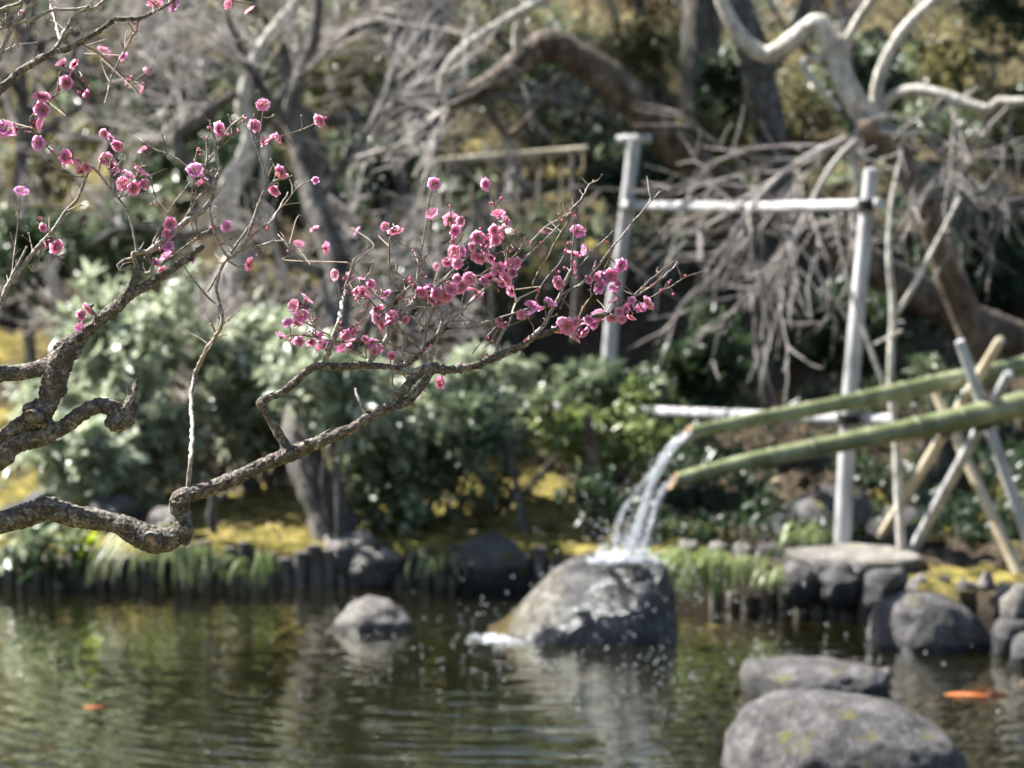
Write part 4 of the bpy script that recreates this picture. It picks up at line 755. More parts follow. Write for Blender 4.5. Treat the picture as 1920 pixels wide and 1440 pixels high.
mb = MB(); n = 30000; x = rng.uniform(-8, 8, n); y = 18.5 + rng.random(n) * 16; m_ = np.array([mnoise.noise(Vector((a * .6, b * .6, 13))) for a, b in zip(x, y)]); k = m_ > .02; x = x[k]; y = y[k]; n = len(x)
dd = rand_unit(n); dd[:, 2] = abs(dd[:, 2]) + .3; L = rng.uniform(.08, .2, n); leaves(mb, np.stack([x, y, gz(x, y) + rng.uniform(0, .3, n)], 1), dd, L, L * .4, rng.normal(.38, .22, n)); tag(mb.build('ground_cover', 'leaf_mid', None, False), 'grey green ground cover in drifts on the upper slope', kind='stuff')

#PLUM
# ------------------------------------------------------------------ the flowering plum in front
D0 = 3.0
ptree = thing('plum_tree', (-1.62, 3.05, 0.28), 'gnarled old plum tree reaching over the pond with pink blossoms on bare twigs', 'plum tree')
SKEL = []           # (px, py, depth, radius px) samples of every limb, to hang flowers on
def limb(pts, r, d=D0, name=None, mat=None, gn=None, jit=0.0):
    """pts in photo pixels (x, y[, depth]); r = radii in photo pixels (list, or start and end)"""
    P = [(p[0], p[1], p[2] if len(p) > 2 else d) for p in pts]
    if len(r) == 2 and len(P) != 2: r = list(np.linspace(r[0], r[1], len(P)))
    W = [at(*p) for p in P]; Rm = [q * p[2] / F for q, p in zip(r, P)]; big = max(r)
    step = 0.0026 if big > 9 else (0.003 if big > 4 else 0.005)
    if big < 6: Rm = [q * 0.88 for q in Rm]
    Q, rr = smooth_path(W, Rm, step, 0.35 if big > 9 else 0.6)
    if big <= 9:
        # small bends and node swellings of a real twig
        s = 0.0010 if big > 4 else 0.0012
        off = np.array([[mnoise.noise(Vector(q) * 45 + Vector((k * 17.0, 0, 0))) for k in range(3)] for q in Q]) * s * 1.6; off[0] = 0
        Q = Q + off; rr = rr * (1 + 0.14 * np.array([mnoise.noise(Vector(q) * 140) for q in Q]) + 0.34 * (np.sin(np.arange(len(rr)) * 0.73 + Q[0][0] * 900) > .93))
    mb = MB()
    g = gn if gn is not None else (0.17 if big > 12 else 0.12 if big > 6 else 0.0)
    tube(mb, Q, rr, 46 if big > 12 else (24 if big > 6.5 else 10 if big > 4 else 7), g, 70 if big > 12 else 110, plates=(0.0017 if big > 12 else 0.0009 if big > 6.5 else 0))
    o = mb.build(name or ('branch' if big > 4.2 else 'twig'), mat or ('plum_bark' if big > 6.5 else 'twig' if big > 2.2 else 'twig_dark'), ptree)
    pr = np.array([[F * (q[0]) / dq + 960, 720 - F * float((Vector(q) - Vector((0, 0, CAMH))).dot(UP)) / dq, dq] for q in Q for dq in (float((Vector(q) - Vector((0, 0, CAMH))).dot(FW)),)])
    for a, b in zip(pr, rr): SKEL.append((a[0], a[1], a[2], b * F / a[2]))
    return o
# trunk and the limbs out of the picture that carry the visible branches
mb = MB(); TP = [(-1.62, 3.05, .2), (-1.58, 3.02, .7), (-1.46, 3.0, 1.15), (-1.30, 2.98, 1.42)]; P, r = smooth_path(TP, [.14, .11, .095, .075], .02); tube(mb, P, r, 40, .14, 22, plates=.004); mb.build('trunk', 'plum_bark', ptree)
def stem_in(x0, y0, r1, d=D0, via=(-0.98, 3.0, 1.6)):
    mb = MB(); e_ = at(x0, y0, d); s_ = Vector((-1.32, 2.98, 1.38)); m_ = s_.lerp(e_, .55) + Vector((0, 0, .03)); P, r = smooth_path([s_, m_, e_], [.05, r1 * 1.35 * d / F, r1 * d / F], .01); tube(mb, P, r, 20, .12, 60); mb.build('branch', 'plum_bark', ptree)
stem_in(-30, 984, 20); stem_in(-30, 872, 22); stem_in(-30, 838, 15); stem_in(-30, 702, 16); stem_in(-20, 620, 6); stem_in(-25, 190, 7); stem_in(-20, 145, 5); stem_in(-20, 62, 4); stem_in(-20, 25, 4)
# low main branch
limb([(-30, 984), (0, 981), (45, 968), (87, 955), (146, 969), (219, 981), (262, 1000), (290, 1013), (320, 1011), (345, 994), (340, 966), (333, 942), (346, 930), (379, 921), (437, 897), (496, 870), (540, 853), (575, 837), (619, 819), (662, 802), (692, 782), (735, 761), (764, 752), (785, 732), (802, 706), (820, 683)],
     [20, 20, 22, 23, 20, 19, 23, 25, 21, 19, 17, 18, 16, 14, 13, 13, 15, 12, 11, 10.5, 10.5, 10, 9, 8, 7, 6.5], gn=.17)
limb([(812, 694), (835, 693), (855, 692), (896, 685), (925, 671), (960, 657), (985, 643), (1007, 629), (1035, 619), (1080, 605), (1110, 595), (1147, 585), (1172, 575), (1197, 566)], [7, 8, 8, 7.5, 7.5, 7, 6.2, 5.6, 5.2, 4.8, 4.4, 3.8, 3.4, 2.8], gn=.12)
limb([(733, 760), (750, 738), (770, 717), (788, 700), (808, 688), (822, 686)], [9, 8.5, 8, 8, 7.5, 7])
limb([(806, 687), (812, 656), (817, 636), (827, 613), (832, 592), (822, 578), (814, 570)], [5, 4.6, 4.4, 4, 3.2, 2.8, 2.4])
limb([(829, 616), (844, 600), (862, 586), (885, 566), (905, 545, 3.05)], [3, 2])
# kinked branch
limb([(543, 848), (528, 822), (511, 793), (494, 766), (489, 755), (499, 747), (531, 735), (557, 712), (581, 692), (598, 686), (633, 688), (674, 685), (709, 686), (744, 688), (773, 677), (802, 647), (820, 630), (837, 610)], [11, 9, 8, 7.5, 9, 8, 7.5, 7.5, 8, 8, 7.5, 7, 6.4, 5.2, 5, 5, 4.4, 3.4], gn=.13)
limb([(609, 684), (618, 650), (627, 630), (637, 600), (640, 580, 3.05), (648, 545, 3.12), (664, 486, 3.1)], [6.5, 6, 5.5, 5, 4, 3.4, 2])
limb([(690, 681), (707, 662), (720, 643), (728, 627), (738, 605), (746, 593), (757, 583), (770, 573), (780, 560), (783, 547), (782, 522), (785, 497), (789, 466)], [6, 5.4, 5.2, 5, 4.8, 4.5, 4.2, 4, 3.8, 3.3, 3, 2.6, 1.8])
limb([(735, 695), (760, 698), (787, 695), (804, 687)], [5, 6, 6.5, 6.5])
for pts, r in [
 ([(664, 486), (655, 515), (646, 540)], (2.4, 1.8)), ([(652, 492), (680, 525), (705, 555), (725, 571), (742, 592)], (1.8, 2.6)),
 ([(732, 505), (762, 522), (776, 530)], (1.6, 1.4)), ([(708, 590), (742, 560), (776, 531), (783, 524)], (2.2, 1.6)),
 ([(687, 555), (712, 585), (742, 599), (757, 600)], (1.6, 2.2)), ([(783, 562), (810, 547), (830, 527), (845, 512), (867, 490), (882, 474), (893, 455)], (3.4, 1.6)),
 ([(830, 529), (855, 526), (872, 519)], (1.6, 1.2)), ([(790, 563), (830, 545), (890, 520), (930, 511)], (2, 1.2)),
 ([(862, 586), (880, 570), (905, 545), (930, 520), (960, 485), (975, 470), (1000, 447), (1025, 424), (1062, 402)], (2.8, 1.4)),
 ([(968, 502), (1005, 465), (1035, 437), (1062, 407), (1072, 392), (1085, 380), (1100, 357, 3.06), (1112, 337, 3.12)], (2.4, 1.2)),
 ([(996, 540), (1010, 507), (1030, 477), (1045, 447), (1067, 412)], (1.8, 1.6)), ([(1076, 388), (1075, 450), (1070, 515)], (1.4, 2)),
 ([(980, 650), (1000, 630), (1020, 610), (1035, 582), (1050, 552), (1060, 530), (1067, 512), (1075, 500)], (5.6, 2.6)),
 ([(1052, 552), (1085, 535), (1105, 517), (1122, 497), (1137, 477), (1152, 460), (1180, 427), (1205, 395, 3.03), (1222, 377, 3.06), (1237, 358, 3.1)], (2.8, 1.2)),
 ([(1062, 522), (1090, 495), (1115, 470), (1135, 447), (1150, 432)], (2, 1.3)), ([(1005, 560), (1015, 537), (1032, 515), (1050, 492), (1058, 480)], (1.6, 1.2)),
 ([(1082, 603), (1092, 580), (1110, 552), (1100, 541)], (1.9, 1.2)), ([(1050, 556), (1066, 574), (1082, 594)], (1.4, 1.6)),
 ([(833, 622), (869, 617), (893, 611), (921, 602), (947, 594), (972, 584), (995, 578)], (2.4, 2)), ([(930, 669), (933, 645), (941, 623), (951, 612), (958, 594), (970, 560, 3.04)], (4.2, 2)),
 ([(885, 664), (896, 650), (913, 630), (936, 606)], (1.5, 1.9)), ([(817, 632), (802, 617), (787, 606), (772, 592), (752, 586)], (3.2, 2)),
 ([(790, 656), (772, 639), (763, 631), (745, 610), (738, 604)], (3.2, 2.4)), ([(796, 646), (801, 622), (808, 597), (813, 575)], (2, 1.8)),
 ([(743, 606), (757, 627), (760, 647), (753, 660), (760, 678), (766, 698)], (3.4, 4)), ([(748, 592), (752, 573), (758, 553), (762, 540)], (2.6, 1.4)),
 ([(678, 637), (720, 642), (745, 650), (767, 662), (785, 664)], (1.6, 2)), ([(560, 596), (575, 605), (593, 615), (613, 627), (624, 634)], (1.5, 2.4)),
 ([(545, 628), (570, 628), (592, 632), (613, 638), (645, 642), (675, 638), (722, 640)], (1.5, 2.2)), ([(632, 616), (662, 613), (677, 606)], (2, 1.3)),
 ([(670, 612), (678, 630), (685, 643), (687, 671), (692, 680)], (1.4, 1.8)), ([(655, 655), (665, 660), (687, 672)], (1.6, 2)),
 ([(802, 570), (787, 600), (780, 612)], (1.5, 1.5)), ([(574, 575), (578, 595), (590, 612)], (1.4, 1.6)), ([(845, 400), (848, 430), (852, 470), (858, 500)], (1.3, 1.8)),
 ([(935, 372), (927, 395), (938, 420), (950, 450), (952, 480), (945, 505)], (1.3, 2.2)), ([(907, 340), (922, 372), (930, 398)], (1, 1.4)), ([(815, 338), (806, 370), (803, 400), (808, 420)], (2, 1.8)),
 ([(803, 402), (795, 440), (789, 470)], (1.6, 1.8)), ([(740, 425), (732, 448), (730, 480), (731, 505)], (1.6, 2)), ([(974, 468), (985, 440), (975, 435), (945, 448)], (1.2, 1.2)),
 ([(893, 455), (905, 470), (930, 480)], (1.4, 1.2)), ([(1160, 580), (1197, 553), (1222, 536), (1245, 517), (1270, 495, 3.04)], (2.6, 1.4)), ([(1187, 558), (1215, 527, 3.05), (1242, 507, 3.1), (1262, 490, 3.14)], (1.8, 1.2)),
 ([(1210, 562, 3.05), (1235, 550, 3.1), (1260, 537, 3.1), (1285, 520, 3.1), (1318, 508, 3.14)], (1.8, 1)), ([(1152, 462), (1140, 490), (1128, 512)], (1.1, 1.1)), ([(1072, 392), (1092, 385), (1098, 370)], (1, .8)),
 ([(846, 602), (880, 600), (905, 606), (940, 606)], (1.2, 1.2)), ([(936, 612), (920, 640), (905, 655)], (1.3, 1)), ([(700, 560), (720, 556), (740, 545), (760, 548)], (1.1, 1)), ([(860, 500), (880, 515), (905, 530)], (1.3, 1.2)),
 ([(958, 500), (935, 512), (905, 528)], (1.3, 1.2)), ([(737, 690), (735, 720, 3.05), (748, 742, 3.08)], (2.2, 1.4)), ([(745, 690), (775, 725, 3.05), (800, 735, 3.06)], (1.6, 1.2)), ([(823, 683), (826, 700), (828, 712)], (1.2, 1)),
 ([(690, 782), (680, 765), (672, 748), (665, 730, 3.05)], (4, 3)), ([(585, 826), (600, 816), (618, 804)], (2.6, 1.8)), ([(566, 836), (572, 828), (577, 826)], (5, 4.5)),
]: limb(pts, list(np.linspace(r[0], r[1], len(pts))))
# upper gnarled limb
limb([(-30, 702), (0, 700), (44, 697), (73, 690), (100, 690)], [16, 16, 15, 17, 22], gn=.17)
limb([(-30, 838), (0, 824), (29, 803), (52, 790), (72, 780), (88, 762), (96, 742), (101, 718), (104, 690), (117, 664), (131, 650), (157, 627), (187, 601), (222, 572), (240, 554)], [14, 15, 16, 19, 27, 22, 19, 25, 26, 22, 21, 14, 11.5, 11, 11], gn=.2)
limb([(72, 782), (92, 800), (85, 815)], [18, 14, 10])
limb([(-30, 880), (0, 856), (29, 832), (73, 821), (117, 800), (152, 777), (181, 761), (204, 761), (221, 776), (218, 792), (239, 783), (246, 757), (252, 733), (257, 711)], [22, 22, 20, 18, 15.5, 14, 15, 16, 15, 20, 17, 12.5, 8, 2], gn=.2)
limb([(246, 757), (244, 735), (238, 722)], [7, 5, 2], gn=.2)
limb([(236, 557), (247, 535), (254, 524), (258, 504)], [10, 8.5, 8, 7], gn=.16)
limb([(236, 557), (257, 546), (291, 525), (315, 511), (338, 493), (362, 476), (382, 461)], [9.5, 8.5, 8, 7, 7, 6, 4.6], gn=.14)
limb([(130, 655), (118, 690), (110, 712)], [12, 16, 10], gn=.25)
limb([(338, 493), (348, 486), (357, 483)], [6, 7, 5])
for pts, r in [
 ([(257, 505), (268, 514), (283, 511), (286, 496), (277, 484)], (4.6, 3.4)), ([(257, 503), (248, 477), (262, 473), (280, 473)], (5, 5)), ([(250, 484), (233, 487), (220, 496), (224, 505), (245, 499)], (3, 3)),
 ([(278, 474), (303, 452), (330, 434), (350, 415), (362, 406), (380, 395), (394, 378), (400, 355), (405, 337), (413, 317), (406, 294), (403, 266), (397, 245), (392, 225)], (6.5, 2)),
 ([(350, 414), (362, 382), (385, 358), (406, 335)], (3.2, 2)), ([(403, 268), (420, 255), (434, 236), (450, 222), (458, 214)], (2.8, 1.6)), ([(386, 308), (406, 284), (427, 261), (452, 229)], (2, 1.5)),
 ([(408, 336), (385, 318), (388, 300), (390, 280), (388, 263), (378, 258)], (2.6, 1.8)), ([(340, 425), (358, 386), (362, 355), (367, 310), (370, 275)], (2.2, 1.4)), ([(282, 470), (297, 432), (314, 399), (332, 372), (357, 342)], (2.6, 1.6)),
 ([(263, 267), (300, 282), (314, 287), (339, 302), (358, 317), (380, 334), (398, 352)], (2, 3)), ([(303, 250), (309, 265), (312, 284)], (1.4, 1.6)), ([(400, 352), (396, 378), (393, 395), (397, 417), (402, 442), (419, 472), (428, 483)], (1.8, 2.8)),
 ([(300, 500), (320, 482), (345, 462), (375, 444), (400, 428), (422, 420)], (2, 1.2)),
 ([(353, 918), (354, 895), (358, 860), (361, 800, 3.12), (358, 740, 3.2), (366, 700, 3.22), (385, 660, 3.15), (398, 640, 3.08), (418, 605), (412, 569), (406, 541), (414, 507), (427, 484)], (5, 3.2)),
 ([(427, 484), (444, 474), (462, 451), (472, 423), (482, 395), (487, 380), (493, 362), (512, 340), (539, 333)], (5, 2.4)), ([(430, 481), (434, 470), (459, 440), (470, 421)], (3.4, 2)), ([(448, 468), (466, 451), (487, 432), (507, 417), (524, 389, 3.06), (540, 360, 3.1)], (3.2, 1.6)),
 ([(444, 476), (461, 466), (491, 459), (515, 453), (536, 452), (546, 466)], (3, 2)), ([(493, 360), (500, 337), (495, 314), (488, 294), (476, 266), (470, 240)], (2.8, 1.6)), ([(500, 337), (512, 310), (525, 318)], (1.4, 1.2)),
 ([(346, 500), (372, 536), (389, 556), (404, 567)], (1.8, 2.6)), ([(389, 547), (412, 509)], (2.4, 2.6)), ([(425, 488), (448, 500), (462, 497)], (2.2, 1.4)), ([(427, 484), (418, 494), (408, 492)], (2, 1.2)), ([(476, 266), (490, 240), (492, 205)], (1.3, 1.1)), ([(478, 268), (495, 266), (512, 262)], (1.3, 1.1)),
 ([(-20, 620), (0, 572), (20, 528), (67, 467), (100, 430), (123, 397), (143, 377), (157, 347), (168, 322), (175, 313)], (5.6, 2)), ([(256, 474), (255, 455), (247, 417), (230, 383), (207, 353), (185, 325), (175, 313)], (3.2, 2.2)),
 ([(93, 307), (117, 323), (140, 331), (160, 333)], (1.2, 1.6)), ([(18, 532), (23, 517), (38, 487), (52, 461)], (3.6, 2.4)), ([(84, 446), (99, 470), (120, 496)], (1.6, 1.6)), ([(100, 430), (80, 452), (72, 490), (60, 510)], (1.6, 1.4)),
 ([(175, 313), (150, 300), (108, 293), (90, 275), (60, 247), (58, 218), (93, 188), (108, 163), (112, 138)], (2, 1.3)), ([(93, 188), (100, 182), (132, 163), (155, 143)], (1.6, 1.1)), ([(185, 323), (192, 295), (202, 275), (197, 252)], (1.5, 1)),
 ([(208, 355), (207, 320), (207, 293)], (1.6, 1.2)), ([(222, 372), (240, 350), (262, 325), (272, 285)], (1.7, 1)), ([(222, 372), (245, 362), (268, 345)], (1.4, 1)), ([(100, 432), (80, 425), (76, 408)], (1.4, 1.1)), ([(20, 528), (30, 440, 3.05), (38, 380, 3.05), (40, 362)], (1.6, 1)),
 ([(187, 601), (178, 590), (168, 575)], (1.8, 1.3)), ([(157, 627), (152, 620), (148, 612)], (2, 1.3)), ([(268, 300), (290, 360), (292, 384)], (1, 1)), ([(262, 322), (285, 340), (290, 370)], (1.2, 1)),
 ([(526, 390, 3.06), (560, 350, 3.06), (590, 335, 3.04)], (1.2, 1)), ([(512, 262), (560, 245, 3.06), (600, 226, 3.04)], (1.2, 1)),
]: limb(pts, list(np.linspace(r[0], r[1], len(pts))))
# top branches
for pts, r in [
 ([(-25, 190), (0, 168), (50, 127), (100, 97), (127, 91), (150, 80), (175, 65), (205, 45), (217, 36), (242, 36), (260, 36), (283, 25), (317, 5), (345, -15)], (7, 3)),
 ([(100, 97), (117, 70), (133, 40), (150, 22), (183, 13), (204, -6)], (5, 3.6)), ([(-20, 145), (0, 107), (13, 67), (30, 40), (43, 32), (57, 13), (74, -8)], (5, 5)), ([(47, 42), (75, 30), (103, 17), (142, 18), (170, 12)], (4.4, 3)),
 ([(-20, 62), (0, 55), (33, 34)], (4, 3.6)), ([(-20, 25), (0, 18), (33, 8), (55, -10)], (4, 3.4)), ([(3, 47), (20, 30), (38, 15), (45, -6)], (3, 2.6)), ([(260, 37), (256, 54), (254, 64)], (2, 1.6)), ([(112, 76), (105, 45, 3.1), (98, 20, 3.15), (92, -10, 3.2)], (3.4, 2.6)),
 ([(0, 160), (40, 128), (75, 105), (95, 97)], (3, 3)), ([(254, 60), (225, 110, 3.15), (205, 160, 3.15), (196, 195, 3.1)], (2, 1.2)), ([(150, 80), (185, 100, 3.25), (230, 140, 3.4), (275, 160, 3.5)], (2, 1.2)), ([(283, 25), (300, 12), (292, 2)], (1.4, 1.1)),
 ([(0, 100), (30, 85, 3.1), (70, 80, 3.2)], (2.4, 1.6)), ([(405, -20, 3.3), (440, 2, 3.3), (470, 6, 3.3)], (2, 1.4)),
]: limb(pts, list(np.linspace(r[0], r[1], len(pts))))
# burls and old knots on the gnarled wood
for k, (px, py, rp, sx, sz) in enumerate([(74, 772, 27, 1.1, .9), (104, 700, 27, .9, 1.1), (126, 658, 24, 1, 1), (216, 790, 21, 1, .85), (92, 738, 22, 1, .8), (336, 944, 20, 1, .9), (345, 1000, 20, .8, 1.1), (88, 950, 25, 1.2, .8), (262, 1004, 25, 1.3, .8), (108, 725, 20, 1, 1), (238, 775, 17, 1, 1), (541, 851, 16, 1, .9), (240, 552, 13, 1, 1), (491, 756, 10, 1, 1)]):
    bm = bmesh.new(); bmesh.ops.create_icosphere(bm, subdivisions=5 if rp > 15 else 4, radius=1); rm = rp * D0 / F * .93; c = at(px, py, D0 - .002)
    for v in bm.verts:
        p = v.co.copy(); w = c + p * rm; ds = mnoise.voronoi(w * 120)[0]; e_ = min(1.0, (ds[1] - ds[0]) / .32)
        n_ = 1 + .30 * mnoise.noise(p * 1.5 + Vector((k * 5, 0, 0))) + .16 * mnoise.noise(p * 4 + Vector((k * 5, 0, 0))) + .10 * (e_ - .6) + .08 * mnoise.noise(p * 11)
        v.co = Vector((p.x * rm * sx * n_, p.y * rm * .92 * n_, p.z * rm * sz * n_))
    me = bpy.data.meshes.new('burl'); bm.to_mesh(me); bm.free(); me.polygons.foreach_set('use_smooth', np.ones(len(me.polygons), bool)); me.materials.append(M['plum_bark'])
    o = bpy.data.objects.new('burl', me); COL.objects.link(o); o.location = c; attach(o, ptree)
# cut stub ends facing out of the low branch and the knot
def cut_stub(px, py, rp, look, out):
    c = at(px, py, D0 - out); l = Vector(look).normalized(); mb = MB(); rm = rp * D0 / F; P = [c - l * .008 + l * t * (1.0 if t == 0 else 1.5) for t in (0, .004, .011, .014, .016)]
    tube(mb, P, [rm * 1.35, rm * 1.3, rm * 1.18, rm * 1.1, rm * .98], 26, .10, 140, cap=False); b = mb.build('cut_collar', 'plum_bark', ptree)
    mb = MB(); n = 28; ang = np.linspace(0, 2 * math.pi, n, endpoint=False); u = l.orthogonal().normalized(); w = l.cross(u); V = []
    for k, q in enumerate((1.0, .75, .5, .25)):
        for a in ang: V.append(c + l * (.0135 - .0012 * (k % 2)) + (u * math.cos(a) + w * math.sin(a)) * rm * q)
    V.append(c + l * .012); V = np.array([list(v) for v in V]); ids = np.arange(n)
    for k in range(3): mb.add(V, np.stack([k * n + ids, k * n + (ids + 1) % n, (k + 1) * n + (ids + 1) % n, (k + 1) * n + ids], 1)) if k == 0 else mb.f.append(np.stack([k * n + ids, k * n + (ids + 1) % n, (k + 1) * n + (ids + 1) % n, (k + 1) * n + ids], 1))
    mb.f.append(np.stack([3 * n + ids, 3 * n + (ids + 1) % n, np.full(n, 4 * n)], 1)); f = mb.build('cut_face', 'cut_wood', None); attach(f, ptree)
cut_stub(286, 1014, 15, (-.05, -1, -.1), .019); cut_stub(64, 781, 12, (-.25, -1, .05), .021); cut_stub(575, 836, 5, (.2, -1, .3), .004)

# blossom meshes (local +Z is where the flower looks, diameter 2)
def petal_mesh(specs, seed):
    rs = np.random.default_rng(seed); mb = MB(); nu, nv = 6, 5
    for (ang, L, W, tilt, cup) in specs:
        u, v = np.meshgrid(np.linspace(0, 1, nu), np.linspace(-1, 1, nv), indexing='ij'); wid = W * np.sqrt(np.clip(1 - ((u - .6) / np.where(u < .6, .62, .44)) ** 2, .02, 1))
        ln = L * u * (1 - .20 * (v ** 2) * u); el = tilt + (cup) * (u - .3) + rs.normal(0, .05); x = ln * np.cos(tilt) ; z = ln * np.sin(tilt) + cup * .35 * L * u ** 2 + .22 * wid * v ** 2 * 1.2 + rs.normal(0, .045, u.shape) * u
        y = v * wid * .5; a = ang + rs.normal(0, .06); X = x * math.cos(a) - y * math.sin(a); Y = x * math.sin(a) + y * math.cos(a)
        i, j = np.meshgrid(np.arange(nu - 1), np.arange(nv - 1), indexing='ij'); b = (i * nv + j).ravel(); mb.add(np.stack([X, Y, z], 2).reshape(-1, 3), np.stack([b, b + nv, b + nv + 1, b + 1], 1))
    return mb
def flower_variants():
    out = []
    for s, (t1, c1, ninner) in enumerate([(.05, .12, 8), (.18, .25, 8), (-.05, .05, 7), (.45, .45, 6), (.1, .4, 9), (-.2, .1, 6)]):
        rs = np.random.default_rng(s); sp = [(k * 1.2566 + rs.normal(0, .08), rs.uniform(.92, 1.05), 1.16, t1 + rs.normal(0, .08), c1) for k in range(5)]
        sp += [(k * 1.2566 + .63 + rs.normal(0, .1), rs.uniform(.80, .94), 1.0, t1 + .14 + rs.normal(0, .08), c1 + .1) for k in range(5)]
        sp += [(k * 6.283 / ninner + rs.normal(0, .2), rs.uniform(.40, .60), .6, t1 + .38 + rs.normal(0, .12), c1 + .2) for k in range(ninner)]
        o = petal_mesh(sp, s + 50).build('blossom', 'petal'); out.append(o.data); bpy.data.objects.remove(o)
    return out
FV = flower_variants()
mb = MB(); rs = np.random.default_rng(9)
for k in range(18):
    a = k * 2.4; q = rs.uniform(.18, .42); h = rs.uniform(.42, .62); p1 = np.array([math.cos(a) * q, math.sin(a) * q, h]); tube(mb, [np.array([math.cos(a) * .06, math.sin(a) * .06, .04]), p1 * .6 + np.array([0, 0, .05]), p1], [.014, .012, .01], 3, cap=False); sphere(mb, p1, .036, 5, 4)
o = mb.build('stamens', 'stamen'); ST = o.data; bpy.data.objects.remove(o)
def calyx_mesh(closed=False):
    mb = MB(); tube(mb, [(0, 0, -.75), (0, 0, -.4), (0, 0, -.3), (0, 0, -.14), (0, 0, .0)], [.07, .07, .12, .2, .17], 8)
    for k in range(5):
        a = k * 1.2566 + .3; r1, z1 = ((.34, -.06) if not closed else (.38, .22)); s_ = np.array([-math.sin(a), math.cos(a), 0]); c_ = np.array([math.cos(a), math.sin(a), 0])
        V = np.array([c_ * .15 - s_ * .12 + [0, 0, -.12], c_ * .15 + s_ * .12 + [0, 0, -.12], c_ * r1 * .75 + s_ * .15 + [0, 0, z1 - .08], c_ * r1 * 1.05 + [0, 0, z1], c_ * r1 * .75 - s_ * .15 + [0, 0, z1 - .08]]); mb.add(V, [[0, 1, 2], [0, 2, 4], [4, 2, 3]])
    o = mb.build('calyx', 'calyx'); d = o.data; bpy.data.objects.remove(o); return d
CX, CXB = calyx_mesh(), calyx_mesh(True)
mb = MB(); sphere(mb, (0, 0, .32), .5, 10, 7, (.92, .92, 1.05))
for k in range(4):
    a = k * 1.57; tube(mb, [(math.cos(a) * .46, math.sin(a) * .46, .3), (math.cos(a + .4) * .36, math.sin(a + .4) * .36, .66), (math.cos(a + .9) * .06, math.sin(a + .9) * .06, .86)], [.05, .06, .03], 5)
o = mb.build('bud', 'bud'); BD = o.data; bpy.data.objects.remove(o)
SK = np.array(SKEL)
STALK = MB()
def put(kind, px, py, size, d=None, look=None, rs=np.random.default_rng(33)):
    dist = np.hypot(SK[:, 0] - px, SK[:, 1] - py) + (0 if d is None else 60 * abs(SK[:, 2] - d)); i = int(np.argmin(dist)); s = SK[i]; gap = max(0.0, math.hypot(s[0] - px, s[1] - py) - s[3])
    dd = d if d is not None else s[2] - s[3] * s[2] / F * .6 + rs.normal(0, .012); C = at(px, py, dd); A = at(s[0], s[1], s[2]); R_ = size / 2 * dd / F * (1.06 if kind == 'o' else 1)
    if look is None:
        v = (C - A); v = v.normalized() if v.length > 1e-6 else Vector((0, -1, 0)); look = v * .55 + Vector((-.12, -.55, .1)) + Vector(rs.normal(0, .62, 3).tolist())
        if look.dot(Vector((0, -1, 0))) < -.55: look.y *= -.4
    look = Vector(look).normalized(); base = C - look * R_ * .6
    if (base - A).length > max(.006, s[3] * s[2] / F * 1.4):
        m_ = A.lerp(base, .55) + Vector(rs.normal(0, (base - A).length * .06, 3).tolist()); P, r = smooth_path([A, m_, base], [.0011, .0009, .0008], .003); tube(STALK, P, r, 5)
    q = look.to_track_quat('Z', 'Y')
    o = bpy.data.objects.new('blossom' if kind == 'o' else 'bud', FV[int(rs.integers(len(FV)))] if kind == 'o' else BD); COL.objects.link(o); o.location = C; attach(o, ptree)
    o.rotation_mode = 'QUATERNION'; from mathutils import Quaternion
    o.rotation_quaternion = q @ Quaternion((0, 0, 1), rs.uniform(0, 6.28)); o.scale = (R_, R_, R_ * rs.uniform(.65, 1.0))
    for nm, me in ((('stamens', ST), ('calyx', CX)) if kind == 'o' else (('calyx', CXB),)):
        c = bpy.data.objects.new(nm, me); COL.objects.link(c); c.parent = o
    return o
